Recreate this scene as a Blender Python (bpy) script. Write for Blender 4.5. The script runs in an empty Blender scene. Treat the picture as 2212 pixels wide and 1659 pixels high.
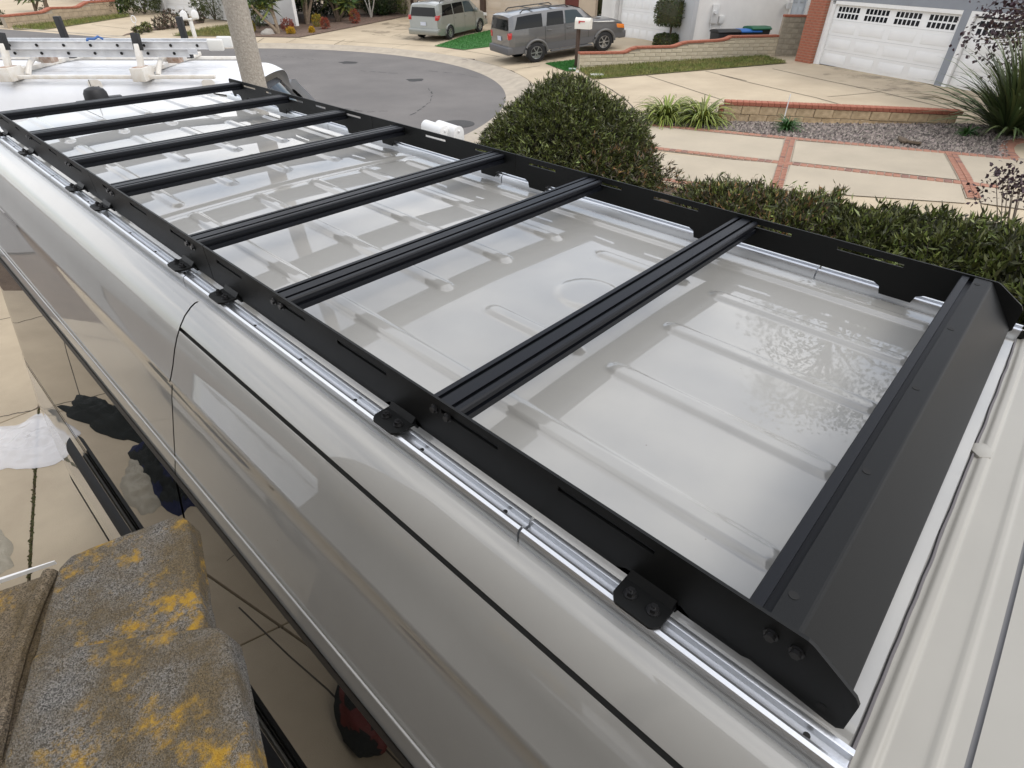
import bpy, bmesh, math, random
import numpy as np
from mathutils import Vector, Matrix, noise

random.seed(7); rng = np.random.default_rng(7)
scn = bpy.context.scene
COL = scn.collection
R = math.radians

# ------------------------------------------------------------------ camera
ZC = 3.4
FPX = 1214.26                       # focal length in units of a 2212 px wide frame
_a, _b, _c = R(-47.308), R(37.119), R(0.517)
_f = Vector((-math.sin(_a)*math.cos(_b), math.cos(_a)*math.cos(_b), -math.sin(_b)))
_r = Vector((math.cos(_a), math.sin(_a), 0)); _u = _r.cross(_f)
CR = _r*math.cos(_c)+_u*math.sin(_c); CU = -_r*math.sin(_c)+_u*math.cos(_c); CF = _f
CAMP = Vector((0, 0, ZC))
cd = bpy.data.cameras.new('camera'); cam = bpy.data.objects.new('camera', cd); COL.objects.link(cam)
cd.sensor_width = 36; cd.lens = 36*FPX/2212; cd.clip_start = 0.05; cd.clip_end = 900
m = Matrix((CR, CU, -CF)).transposed().to_4x4(); m.translation = CAMP
cam.matrix_world = m
scn.camera = cam

# ------------------------------------------------------------------ sky, sun, exposure
SUN_EL, SUN_AZ = R(50), R(160)       # azimuth measured from +Y towards +X
w = bpy.data.worlds.new('World'); scn.world = w; w.use_nodes = True
nt = w.node_tree; N = nt.nodes; L = nt.links
bg = N['Background']; bg.inputs['Strength'].default_value = 0.15
sky = N.new('ShaderNodeTexSky'); sky.sky_type = 'NISHITA'; sky.sun_disc = False
sky.sun_elevation = SUN_EL; sky.sun_rotation = SUN_AZ; sky.dust_density = 1.5; sky.air_density = 1.0
tc = N.new('ShaderNodeTexCoord'); mp = N.new('ShaderNodeMapping'); mp.inputs['Scale'].default_value = (1.0, 1.0, 2.6)
nz = N.new('ShaderNodeTexNoise'); nz.inputs['Scale'].default_value = 1.9; nz.inputs['Detail'].default_value = 7; nz.inputs['Roughness'].default_value = .55
cr = N.new('ShaderNodeValToRGB'); cr.color_ramp.elements[0].position = .36; cr.color_ramp.elements[1].position = .60
cr.color_ramp.elements[0].color = (.12, .12, .12, 1); cr.color_ramp.elements[1].color = (1, 1, 1, 1)
mx = N.new('ShaderNodeMix'); mx.data_type = 'RGBA'; mx.inputs['B'].default_value = (9.4, 9.35, 9.4, 1)
L.new(tc.outputs['Generated'], mp.inputs['Vector']); L.new(mp.outputs['Vector'], nz.inputs['Vector'])
L.new(nz.outputs['Fac'], cr.inputs['Fac']); L.new(cr.outputs['Color'], mx.inputs['Factor'])
L.new(sky.outputs['Color'], mx.inputs['A']); L.new(mx.outputs['Result'], bg.inputs['Color'])
sd = bpy.data.lights.new('sun', 'SUN'); sd.energy = 0.9; sd.angle = R(26); sd.color = (1, .95, .87)
so = bpy.data.objects.new('sun', sd); COL.objects.link(so)
sdir = Vector((math.sin(SUN_AZ)*math.cos(SUN_EL), math.cos(SUN_AZ)*math.cos(SUN_EL), math.sin(SUN_EL)))
so.rotation_euler = sdir.to_track_quat('Z', 'Y').to_euler(); so.location = (0, 0, 30)
scn.view_settings.view_transform = 'Standard'; scn.view_settings.look = 'None'
scn.view_settings.exposure = 0.33; scn.view_settings.gamma = 1
scn.cycles.max_bounces = 7; scn.cycles.use_denoising = True

# ------------------------------------------------------------------ pixel -> place helpers (pixels of a 2212 x 1659 view)
def ray(px, py): return CF + CR*((px-1106)/FPX) - CU*((py-829.5)/FPX)
def onz(px, py, z):
    d = ray(px, py); return CAMP + d*((z-ZC)/d.z)
def ss(a, b, x):
    t = min(max((x-a)/(b-a), 0), 1); return t*t*(3-2*t)
KC = (6.1, 21.2); KR = 11.6         # centre and radius of the kerb of the cul-de-sac
def Hh(x, y):
    d = math.hypot(x-KC[0], y-KC[1])-KR
    z = .10*ss(0, .5, d) + .035*min(max(d-.5, 0), 22)
    z += .17*ss(18.6, 22.6, x)*math.exp(-((y-15.6)/2.6)**2)
    return z*ss(7, 13, x+max(y-25, 0))
def terr(px, py, off=0.0):
    z = 0.0
    for i in range(40):
        P = onz(px, py, z+off); z = .5*z+.5*Hh(P.x, P.y)
    return Vector((P.x, P.y, Hh(P.x, P.y)+off))
def mpp(P): return (Vector(P)-CAMP).dot(CF)/FPX      # metres per pixel at a place
def z1(x, y): return (x*.2604, y*.2604)
def z2(x, y): return (518.4+x*.2604, y*.2604)
def z3(x, y): return (1036.9+x*.2604, y*.2604)
def z4(x, y): return (1555.3+x*.2969, y*.2969)
def z5(x, y): return (921.7+x*.2865, 144+y*.2865)
def z6(x, y): return (1440.1+x*.349, 276.5+y*.349)

# ------------------------------------------------------------------ materials
MATS = {}
def principled(name):
    mt = bpy.data.materials.new(name); mt.use_nodes = True
    return mt, mt.node_tree, mt.node_tree.nodes['Principled BSDF']
def mat(name, c, rough=.7, var=.0, scale=8.0, c2=None, bump=0.0, bscale=60.0, metal=0.0, coat=0.0, spec=.5, island=0.0, detail=5.0, coatr=.03, obj=True, trans=0.0):
    """colour c, mottled towards c2 (or a darker c) by noise, fine relief, optional per-piece variation"""
    if name in MATS: return MATS[name]
    mt, t, b = principled(name); n = t.nodes; l = t.links
    b.inputs['Roughness'].default_value = rough; b.inputs['Metallic'].default_value = metal
    b.inputs['Coat Weight'].default_value = coat; b.inputs['Coat Roughness'].default_value = coatr
    b.inputs['Specular IOR Level'].default_value = spec
    col = None
    co = n.new('ShaderNodeTexCoord')
    src = co.outputs['Object'] if obj else co.outputs['Generated']
    if var > 0 or c2:
        nz = n.new('ShaderNodeTexNoise'); nz.inputs['Scale'].default_value = scale; nz.inputs['Detail'].default_value = detail; nz.inputs['Roughness'].default_value = .6
        l.new(src, nz.inputs['Vector'])
        rp = n.new('ShaderNodeValToRGB'); rp.color_ramp.elements[0].position = .32; rp.color_ramp.elements[1].position = .68
        d = c2 if c2 else tuple(x*(1-var) for x in c)
        rp.color_ramp.elements[0].color = (*d, 1); rp.color_ramp.elements[1].color = (*c, 1)
        l.new(nz.outputs['Fac'], rp.inputs['Fac']); col = rp.outputs['Color']
    if island > 0:
        g = n.new('ShaderNodeNewGeometry'); hs = n.new('ShaderNodeHueSaturation')
        mr = n.new('ShaderNodeMapRange'); mr.inputs['To Min'].default_value = 1-island; mr.inputs['To Max'].default_value = 1+island
        l.new(g.outputs['Random Per Island'], mr.inputs['Value']); l.new(mr.outputs['Result'], hs.inputs['Value'])
        mr2 = n.new('ShaderNodeMapRange'); mr2.inputs['To Min'].default_value = .5-.03*island; mr2.inputs['To Max'].default_value = .5+.04*island
        ml = n.new('ShaderNodeMath'); ml.operation = 'FRACT'; mm = n.new('ShaderNodeMath'); mm.operation = 'MULTIPLY'; mm.inputs[1].default_value = 17.3
        l.new(g.outputs['Random Per Island'], mm.inputs[0]); l.new(mm.outputs[0], ml.inputs[0]); l.new(ml.outputs[0], mr2.inputs['Value']); l.new(mr2.outputs['Result'], hs.inputs['Hue'])
        if col: l.new(col, hs.inputs['Color'])
        else: hs.inputs['Color'].default_value = (*c, 1)
        col = hs.outputs['Color']
    if col: l.new(col, b.inputs['Base Color'])
    else: b.inputs['Base Color'].default_value = (*c, 1)
    if bump > 0:
        n2 = n.new('ShaderNodeTexNoise'); n2.inputs['Scale'].default_value = bscale; n2.inputs['Detail'].default_value = 4
        l.new(src, n2.inputs['Vector'])
        bp = n.new('ShaderNodeBump'); bp.inputs['Strength'].default_value = min(1, bump); bp.inputs['Distance'].default_value = .01*max(1, bump)
        l.new(n2.outputs['Fac'], bp.inputs['Height']); l.new(bp.outputs['Normal'], b.inputs['Normal'])
    MATS[name] = mt
    return mt

# ------------------------------------------------------------------ mesh helpers
def tag(o, label=None, cat=None, group=None, kind=None):
    if label: o['label'] = label
    if cat: o['category'] = cat
    if group: o['group'] = group
    if kind: o['kind'] = kind
    return o
def empty(name, loc=(0, 0, 0), rz=0.0, label=None, cat=None, group=None):
    o = bpy.data.objects.new(name, None); COL.objects.link(o); o.location = loc; o.rotation_euler = (0, 0, rz)
    o.empty_display_size = .1
    return tag(o, label, cat, group)
def link(name, me, mt=None, parent=None, smooth=False):
    o = bpy.data.objects.new(name, me); COL.objects.link(o)
    if mt is not None:
        me.materials.clear()
        for x in (mt if isinstance(mt, (list, tuple)) else [mt]): me.materials.append(x)
    if smooth: me.polygons.foreach_set('use_smooth', [True]*len(me.polygons))
    if parent is not None: o.parent = parent
    return o
def pyd(name, v, f, mt=None, parent=None, smooth=False):
    me = bpy.data.meshes.new(name); me.from_pydata([tuple(x) for x in v], [], f); me.update()
    return link(name, me, mt, parent, smooth)
def pyd_world(name, v, f, mt, root, smooth=False):
    """vertices given in world space, placed under root"""
    inv = root.matrix_basis.inverted() if root is not None else Matrix()
    return pyd(name, [inv @ Vector(x) for x in v], f, mt, root, smooth)
class MB:
    def __init__(s): s.v = []; s.f = []; s.mi = []
    def add(s, v, f, mi=0):
        o = len(s.v); s.v += [tuple(x) for x in v]; s.f += [tuple(i+o for i in q) for q in f]; s.mi += [mi]*len(f); return s
    def box(s, x0, x1, y0, y1, z0, z1, mi=0, M=None):
        v = [Vector((x, y, z)) for z in (z0, z1) for y in (y0, y1) for x in (x0, x1)]
        if M: v = [M @ q for q in v]
        return s.add(v, [(0, 2, 3, 1), (4, 5, 7, 6), (0, 1, 5, 4), (2, 6, 7, 3), (0, 4, 6, 2), (1, 3, 7, 5)], mi)
    def prism(s, poly, axis, a, b, mi=0, M=None):
        """2D polygon extruded along axis from a to b; poly coords are the other two axes in order"""
        def p(q, t):
            c = list(q); c.insert(axis, t); c = Vector(c); return M @ c if M else c
        n = len(poly); v = [p(q, a) for q in poly]+[p(q, b) for q in poly]
        f = [tuple(range(n))[::-1], tuple(range(n, 2*n))]+[(i, (i+1) % n, n+(i+1) % n, n+i) for i in range(n)]
        return s.add(v, f, mi)
    def cyl(s, p0, p1, r0, r1=None, n=12, mi=0, cap=True):
        p0 = Vector(p0); p1 = Vector(p1); r1 = r0 if r1 is None else r1
        d = (p1-p0).normalized(); a = d.orthogonal().normalized(); b = d.cross(a)
        v = []
        for p, r in ((p0, r0), (p1, r1)):
            v += [p+(a*math.cos(2*math.pi*i/n)+b*math.sin(2*math.pi*i/n))*r for i in range(n)]
        f = [(i, (i+1) % n, n+(i+1) % n, n+i) for i in range(n)]
        if cap: f += [tuple(range(n))[::-1], tuple(range(n, 2*n))]
        return s.add(v, f, mi)
    def tube(s, pts, rad, n=8, mi=0):
        pts = [Vector(p) for p in pts]; rad = rad if isinstance(rad, (list, tuple)) else [rad]*len(pts)
        v = []; 
        for i, p in enumerate(pts):
            d = (pts[min(i+1, len(pts)-1)]-pts[max(i-1, 0)]).normalized()
            ref = Vector((0, 0, 1)) if abs(d.z) < .9 else Vector((1, 0, 0))
            a = d.cross(ref).normalized(); b = d.cross(a)
            v += [p+(a*math.cos(2*math.pi*k/n)+b*math.sin(2*math.pi*k/n))*rad[i] for k in range(n)]
        f = [(i*n+k, i*n+(k+1) % n, (i+1)*n+(k+1) % n, (i+1)*n+k) for i in range(len(pts)-1) for k in range(n)]
        f += [tuple(range(n))[::-1], tuple(range((len(pts)-1)*n, len(pts)*n))]
        return s.add(v, f, mi)
    def build(s, name, mt, parent=None, smooth=False, bevel=0.0, seg=2, auto=False):
        me = bpy.data.meshes.new(name); me.from_pydata(s.v, [], s.f)
        if isinstance(mt, (list, tuple)) and len(mt) > 1: me.polygons.foreach_set('material_index', s.mi)
        bm = bmesh.new(); bm.from_mesh(me); bmesh.ops.recalc_face_normals(bm, faces=bm.faces)
        if bevel > 0:
            bmesh.ops.bevel(bm, geom=[e for e in bm.edges if len(e.link_faces) == 2 and e.calc_face_angle(0) > .5], offset=bevel, segments=seg, affect='EDGES', profile=.5)
        bm.to_mesh(me); bm.free(); me.update()
        o = link(name, me, mt, parent)
        if smooth or bevel > 0:
            me.polygons.foreach_set('use_smooth', [True]*len(me.polygons))
            try: me.set_sharp_from_angle(angle=R(35))
            except Exception: pass
        return o
def grid(name, fn, us, vs, mt, parent=None, smooth=True, flip=False):
    """surface fn(u,v) over the parameter lists"""
    v = [fn(a, b) for a in us for b in vs]; n = len(vs)
    f = [(i*n+j, (i+1)*n+j, (i+1)*n+j+1, i*n+j+1) for i in range(len(us)-1) for j in range(n-1)]
    if flip: f = [q[::-1] for q in f]
    return pyd(name, v, f, mt, parent, smooth)
def lin(a, b, n): return [a+(b-a)*i/(n-1) for i in range(n)]
def drape(name, pts, off, mt, parent=None, step=.8, kind='structure', hf=None, smooth=True):
    """flat polygon (x,y list) laid on the terrain"""
    hf = hf or Hh
    bm = bmesh.new(); q = []
    for i in range(len(pts)):
        a = Vector(pts[i][:2]); b = Vector(pts[(i+1) % len(pts)][:2]); n = max(1, int((b-a).length/step))
        q += [a+(b-a)*k/n for k in range(n)]
    vs = [bm.verts.new((p.x, p.y, 0)) for p in q]
    es = [bm.edges.new((vs[i], vs[(i+1) % len(vs)])) for i in range(len(vs))]
    bmesh.ops.triangle_fill(bm, use_beauty=True, edges=es)
    for k in range(5):
        lg = [e for e in bm.edges if e.calc_length() > 1.6]
        if not lg: break
        bmesh.ops.subdivide_edges(bm, edges=lg, cuts=1); bmesh.ops.triangulate(bm, faces=bm.faces)
    for v in bm.verts: v.co.z = hf(v.co.x, v.co.y)+off
    bmesh.ops.recalc_face_normals(bm, faces=bm.faces)
    if sum(f.normal.z for f in bm.faces) < 0: bmesh.ops.reverse_faces(bm, faces=bm.faces)
    me = bpy.data.meshes.new(name); bm.to_mesh(me); bm.free()
    o = link(name, me, mt, parent, smooth)
    if parent is None and kind: o['kind'] = kind
    return o
def strip(pts, wd, off, mb, hf=None):
    """thin band of width wd along a ground line (x,y), added to mb"""
    hf = hf or Hh
    q = []
    for i in range(len(pts)-1):
        a = Vector(pts[i][:2]); b = Vector(pts[i+1][:2]); n = max(1, int((b-a).length/.5))
        q += [a+(b-a)*k/n for k in range(n)]
    q.append(Vector(pts[-1][:2])); v = []
    for i, p in enumerate(q):
        d = (q[min(i+1, len(q)-1)]-q[max(i-1, 0)]).normalized(); nn = Vector((-d.y, d.x))*wd/2
        for s_ in (1, -1):
            e = p+nn*s_; v.append((e.x, e.y, hf(e.x, e.y)+off))
    mb.add(v, [(2*i, 2*i+1, 2*i+3, 2*i+2) for i in range(len(q)-1)])
def leaves(name, C, D, Ln, Wd, mt, parent=None, up=None, kind=None):
    """one mesh of many little four-cornered leaves: centres C, directions D, lengths, widths"""
    n = len(C); C = np.asarray(C, float); D = np.asarray(D, float); D /= np.linalg.norm(D, axis=1)[:, None]+1e-9
    rnd = rng.normal(size=(n, 3)) if up is None else np.asarray(up)+rng.normal(size=(n, 3))*.5
    S = np.cross(D, rnd); S /= np.linalg.norm(S, axis=1)[:, None]+1e-9
    Nn = np.cross(S, D)
    Ln = np.broadcast_to(Ln, (n,))[:, None]; Wd = np.broadcast_to(Wd, (n,))[:, None]
    V = np.empty((n, 4, 3)); V[:, 0] = C; V[:, 1] = C+D*Ln*.45+S*Wd*.5+Nn*Wd*.12; V[:, 2] = C+D*Ln-Nn*Ln*.08; V[:, 3] = C+D*Ln*.45-S*Wd*.5+Nn*Wd*.12
    me = bpy.data.meshes.new(name); me.vertices.add(4*n); me.vertices.foreach_set('co', V.ravel())
    me.loops.add(4*n); me.loops.foreach_set('vertex_index', np.arange(4*n, dtype=np.int32))
    me.polygons.add(n); me.polygons.foreach_set('loop_start', np.arange(0, 4*n, 4, dtype=np.int32))
    mts = mt if isinstance(mt, (list, tuple)) else [mt]
    if len(mts) > 1: me.polygons.foreach_set('material_index', rng.integers(0, len(mts), n).astype(np.int32))
    me.update(calc_edges=True); me.validate()
    idx = None
    if len(mts) > 1: idx = [p.material_index for p in me.polygons]
    o = link(name, me, mts, parent)
    if idx: me.polygons.foreach_set('material_index', idx)
    if kind: o['kind'] = kind
    return o
def copy_tree(o, parent=None):
    c = o.copy(); COL.objects.link(c); c.parent = parent
    for ch in list(o.children): copy_tree(ch, c)
    return c
def text_mesh(body, size, name='lettering'):
    cu = bpy.data.curves.new(name, 'FONT'); cu.body = body; cu.size = size; cu.align_x = 'CENTER'; cu.align_y = 'CENTER'; cu.extrude = .002
    o = bpy.data.objects.new(name, cu); COL.objects.link(o)
    dg = bpy.context.evaluated_depsgraph_get(); me = bpy.data.meshes.new_from_object(o.evaluated_get(dg))
    bpy.data.objects.remove(o); return me

# ------------------------------------------------------------------ palette
M_PAVE = mat('pale concrete', (.56, .465, .33), .85, c2=(.46, .375, .265), scale=.8, bump=.15, bscale=90, detail=8)
M_WALK = mat('grey concrete', (.50, .43, .325), .85, c2=(.43, .37, .28), scale=1.1, bump=.12, bscale=120, detail=8)
M_SLAB = mat('driveway concrete', (.475, .395, .283), .85, c2=(.39, .32, .228), scale=1.6, bump=.2, bscale=110, detail=9)
M_KERB = mat('kerb concrete', (.47, .41, .32), .85, c2=(.36, .31, .25), scale=2.5, bump=.2, bscale=80, detail=8)
M_JOINT = mat('joint dirt', (.10, .085, .065), .95, var=.4, scale=6)
M_MOSS = mat('joint moss', (.045, .06, .012), .95, c2=(.09, .07, .03), scale=30, bump=1, bscale=90)
M_SOIL = mat('soil', (.16, .115, .08), .95, c2=(.10, .07, .05), scale=5, bump=.8, bscale=40)
M_BLACK = mat('black powder coat', (.0065, .007, .007), .5, bump=.08, bscale=900, spec=.25)
M_BLACKAL = mat('black anodised aluminium', (.006, .007, .010), .42, spec=.22)
M_BLACKPL = mat('black plastic', (.015, .015, .016), .5)
M_RUBBER = mat('tyre rubber', (.014, .014, .015), .8, var=.3, scale=20)
M_ALU = mat('brushed aluminium', (.72, .74, .77), .34, metal=.9, bump=.04, bscale=400)
M_STEEL = mat('black bolt steel', (.07, .07, .072), .28, metal=.8)
M_GLASS = mat('dark tinted glass', (.006, .007, .007), .03, spec=.28)
M_VGLASS = mat('van side glass', (.012, .012, .011), .0, spec=.5)
M_WHITE = mat('white paint', (.78, .78, .77), .45, var=.05, scale=3)
M_CHROME = mat('bright rim', (.55, .56, .57), .3, metal=.9)
M_RED = mat('red lens', (.42, .012, .01), .12, coat=.8)
M_ORANGE = mat('orange lens', (.75, .22, .03), .15, coat=.8)
M_CLEAR = mat('clear lens', (.65, .66, .66), .1, coat=.8)
M_BRICK = mat('red brick', (.40, .145, .085), .85, c2=(.31, .105, .065), scale=7, bump=.5, bscale=60)
M_PAVER = mat('clay paver', (.43, .215, .145), .85, c2=(.33, .155, .105), scale=5, bump=.35, bscale=80)
M_PAVERD = mat('dark clay paver', (.30, .16, .12), .85, c2=(.22, .12, .095), scale=6, bump=.35, bscale=80)
M_MORTAR = mat('pale mortar', (.42, .36, .28), .9, var=.2, scale=20)
M_CREAM = mat('cream block', (.62, .55, .42), .9, c2=(.50, .43, .31), scale=4, bump=.5, bscale=50)
M_TANB = mat('split tan block', (.56, .42, .26), .9, c2=(.40, .29, .17), scale=9, bump=1.5, bscale=28)
M_STUC = mat('white stucco', (.72, .71, .69), .9, var=.1, scale=1.2, bump=.5, bscale=60)
M_STUCG = mat('blue grey stucco', (.28, .30, .335), .9, var=.12, scale=2, bump=.4, bscale=60)
M_STUCB = mat('beige stucco', (.55, .45, .34), .9, var=.1, scale=2, bump=.4, bscale=60)
M_DOORW = mat('white garage door', (.82, .82, .815), .55, var=.04, scale=2)
M_DOORB = mat('beige garage door', (.60, .50, .385), .6, var=.05, scale=2)
M_BROWN = mat('dark brown timber', (.075, .045, .03), .7, var=.3, scale=6)
M_REDW = mat('red brown door', (.14, .028, .018), .6, var=.25, scale=6)
M_DARK = mat('dark recess', (.012, .012, .012), .9)
M_LAWN = mat('turf soil', (.10, .12, .03), .95, c2=(.20, .17, .07), scale=4, bump=1, bscale=60)
M_GRASS = mat('grass blades', (.14, .19, .035), .7, island=.45, c2=(.27, .235, .085), scale=1.7)
M_GRASSD = mat('synthetic turf', (.03, .15, .022), .7, island=.3)
M_LEAF = mat('oleander leaf', (.092, .104, .028), .45, island=.55, spec=.35)
M_LEAFD = mat('darker leaf', (.052, .056, .022), .55, island=.55)
M_LEAFT = mat('young leaf', (.16, .20, .045), .45, island=.4)
M_LEAFB = mat('dry leaf', (.23, .13, .05), .7, island=.5)
M_TWIG = mat('grey twig', (.13, .10, .075), .9, var=.3, scale=20)
M_STRAP = mat('strap leaf', (.20, .235, .045), .5, island=.5)
M_FLAX = mat('flax leaf', (.075, .10, .036), .45, island=.6)
M_PURP = mat('burgundy leaf', (.032, .012, .018), .5, island=.6)
M_BARK = mat('bark', (.17, .125, .085), .9, c2=(.09, .065, .045), scale=14, bump=1, bscale=40)
M_PALE = mat('pale trunk', (.34, .27, .19), .9, c2=(.19, .14, .10), scale=10, bump=1, bscale=30)

# ------------------------------------------------------------------ ground, street, pavement
def tp(fn, pts): return [tuple(terr(*fn(*q))[:2]) for q in pts]
def arc(t0, t1, r, n=60): return [(KC[0]+r*math.cos(R(t)), KC[1]+r*math.sin(R(t))) for t in lin(t0, t1, n)]
xs = lin(-40, 60, 134); ys = lin(-20, 70, 121)
g = grid('ground', lambda x, y: (x, y, Hh(x, y)-.04), xs, ys, M_SOIL, smooth=True); g['kind'] = 'structure'
far = MB()
for a in range(48):
    t0, t1 = a/48*2*math.pi, (a+1)/48*2*math.pi
    far.add([(10+r*math.cos(t), 25+r*math.sin(t), -.15) for t, r in ((t0, 30), (t1, 30), (t1, 420), (t0, 420))], [(0, 1, 2, 3)])
tag(far.build('terrain', M_SOIL), kind='structure')

M_ASPH = mat('asphalt', (.185, .172, .162), .9, c2=(.135, .126, .12), scale=.4, bump=.6, bscale=160, detail=10)
tail = [(12.4, 31.4), (9.4, 37.0), (2, 50), (-20, 86)]
sp = arc(-160, 55, KR, 80)+tail+[(-70, 60), (-20, 25)]
street = drape('street', sp, 0.004, M_ASPH, hf=lambda x, y: min(Hh(x, y), .02) if math.hypot(x-KC[0], y-KC[1]) < KR+.6 else Hh(x, y))
pv = arc(-75, 55, KR+.02, 70)+tail+[(-10, 100), (62, 72), (62, -18), (9.6, -18), (9.6, 9.9)]
pave = drape('pavement', pv, 0.0, M_PAVE)
# rolled kerb and gutter
def kerb_strip(path, prof):
    mb = MB(); q = [Vector(p) for p in path]; n = len(prof); v = []
    for i, p in enumerate(q):
        d = (q[min(i+1, len(q)-1)]-q[max(i-1, 0)]).normalized(); nn = Vector((d.y, -d.x))
        for o, z in prof:
            e = p+nn*o; v.append((e.x, e.y, max(Hh(e.x, e.y), 0)+z if o > .3 else z))
    mb.add(v, [(i*n+j, i*n+j+1, (i+1)*n+j+1, (i+1)*n+j) for i in range(len(q)-1) for j in range(n-1)])
    return mb
kb = kerb_strip(arc(-110, 55, KR, 120)+[(12.4, 31.4), (10.8, 34.2), (9.4, 37.0), (2, 50)], [(-.42, .005), (-.40, .012), (-.06, .014), (0.0, .03), (.10, .075), (.24, .115), (.34, .03), (.56, .015), (.58, .0)])
kerb = tag(kb.build('kerb', M_KERB, smooth=True), kind='structure')
# joints across and along the pavement (thin dirt-filled cuts)
jm = MB()
for t in (-52, -38, -24, -11, 1.5, 14, 27, 40): strip([(KC[0]+r*math.cos(R(t)), KC[1]+r*math.sin(R(t))) for r in (KR+.1, KR+.7, KR+1.9)], .018, .022, jm)
strip(arc(-60, 40, KR+.60, 70), .02, .006, jm)
strip(tp(z3, [(950, 668), (1090, 745), (1200, 820), (1260, 880), (1300, 945), (1320, 985)]), .035, .006, jm)
strip(tp(z3, [(1380, 625), (1680, 722), (2010, 830)]), .03, .006, jm)
strip(tp(z4, [(0, 545), (230, 605), (700, 712), (870, 760)]), .03, .006, jm)
strip(tp(z4, [(380, 500), (740, 580), (1170, 670), (1430, 735), (1700, 800)]), .03, .006, jm)
strip(tp(z4, [(1170, 670), (780, 706)]), .025, .006, jm)
strip(tp(z3, [(1870, 590), (2212, 672)]), .03, .006, jm)
strip(tp(z3, [(1270, 850), (1960, 850)]), .02, .006, jm)
strip(tp(z3, [(210, 592), (530, 540)]), .025, .006, jm)
strip(tp(z2, [(750, 395), (870, 330)]), .03, .006, jm)
strip(tp(z2, [(130, 360), (200, 315)]), .03, .006, jm)
strip(tp(z2, [(490, 318), (1640, 385), (1860, 420), (2150, 470)]), .03, .006, jm)
strip(tp(z1, [(330, 255), (1040, 300)]), .03, .006, jm)
strip(tp(z1, [(760, 205), (1060, 240)]), .03, .006, jm)
pj = jm.build('joint', M_JOINT, pave); pj['kind'] = 'stuff'

# near driveway: concrete slabs parted by a mossy joint
def L1(y): return -.08+(y-5.85)*.262
drv = empty('driveway'); drv['kind'] = 'structure'
def slab(poly, i):
    mb = MB(); n = len(poly)
    mb.prism(poly, 2, -.035, 0.0)
    return mb.build('slab', M_SLAB, drv, bevel=.006, seg=2)
def crackline(a, b, y0, y1): pass
ycut = [-6, -1.2, 2.55, 6.02, 9.6]
for i in range(4):
    y0, y1 = ycut[i]+.006, ycut[i+1]-.006
    slab([(-7, y0), (L1(y0)-.009, y0), (L1(y1)-.009, y1), (-7, y1)], i)
    slab([(L1(y0)+.009, y0), (5.4, y0), (5.4, y1), (L1(y1)+.009, y1)], i)
mm_ = MB()
for i in range(200):
    y = random.uniform(3.9, 6.0); x = L1(y)+random.gauss(0, .006)
    r_ = random.uniform(.004, .014)
    mm_.add([(x+r_*math.cos(t)*random.uniform(.7, 1.3), y+r_*1.5*math.sin(t), random.uniform(-.012, .004)) for t in lin(0, 5.2, 6)]+[(x, y, random.uniform(.002, .016))], [(k, (k+1) % 6, 6) for k in range(6)])
ms = mm_.build('moss', M_MOSS, drv); ms['kind'] = 'stuff'
ck = MB()
def crack(pts, wd=.006):
    rs = random.Random(len(pts)*17+int(abs(pts[0][0])*100)); q = []
    for i in range(len(pts)-1):
        for t in lin(0, 1, 9)[:-1]:
            q.append((pts[i][0]+(pts[i+1][0]-pts[i][0])*t+rs.gauss(0, .006), pts[i][1]+(pts[i+1][1]-pts[i][1])*t+rs.gauss(0, .006)))
    q.append(pts[-1]); strip(q, wd, .0015, ck, hf=lambda x, y: 0)
crack([(-3, 6.6), (-1.9, 6.25), (-1.25, 6.35), (-.75, 6.2), (-.3, 6.12), (-.1, 6.02)], .012)
crack([(-.1, 6.02), (.2, 6.1), (.55, 5.9), (1, 6)], .008)
crack([(-3, 8.7), (-1.9, 9.0), (-1.27, 8.8), (-.72, 8.4), (-.2, 8.3), (.5, 8.1)], .012)
strip([(-.78, 6.25), (-.95, 7.4), (-1.1, 8.3)], .008, .0015, ck, hf=lambda x, y: 0)
crack([(-1.9, 3.55), (-1.22, 3.42), (-.93, 3.32)], .006)
strip([(-.80, 2.85), (-.87, 2.3), (-.93, 1.95), (-1.0, 1.2)], .012, .0015, ck, hf=lambda x, y: 0)
cko = ck.build('crack', M_JOINT, drv); cko['kind'] = 'stuff'

# manhole cover, worn patches, drain lids in the pavement
P = terr(*z2(1810, 1030)); mc = MB(); mc.cyl((0, 0, -.02), (0, 0, .012), .42, n=40); mc.cyl((0, 0, .012), (0, 0, .016), .36, .35, n=40)
o = mc.build('manhole_cover', mat('cast iron', (.07, .068, .066), .8, bump=.8, bscale=120, var=.3, scale=20), bevel=.003); o.location = P; tag(o, 'dark round cast iron manhole cover flush in the asphalt behind the white mailboxes', 'manhole cover')
M_PATCH = mat('tar patch', (.045, .044, .043), .8, var=.3, scale=9)
for (a, wd, hg) in ((z2(900, 520), 150, 22), (z2(1455, 665), 150, 26), (z2(1690, 210), 0, 0)):
    if not wd: continue
    c = terr(*a); s_ = mpp(c); pts = []
    for t in range(26):
        th = t/26*2*math.pi; rr = 1+.35*noise.noise(Vector((math.cos(th)*2, math.sin(th)*2, a[0])))
        q = terr(a[0]+wd*.13*math.cos(th)*rr, a[1]+hg*.13*math.sin(th)*rr); pts.append((q.x, q.y))
    drape('tar_patch', pts, .007, M_PATCH, parent=street, kind=None)
tm = MB()
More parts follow.
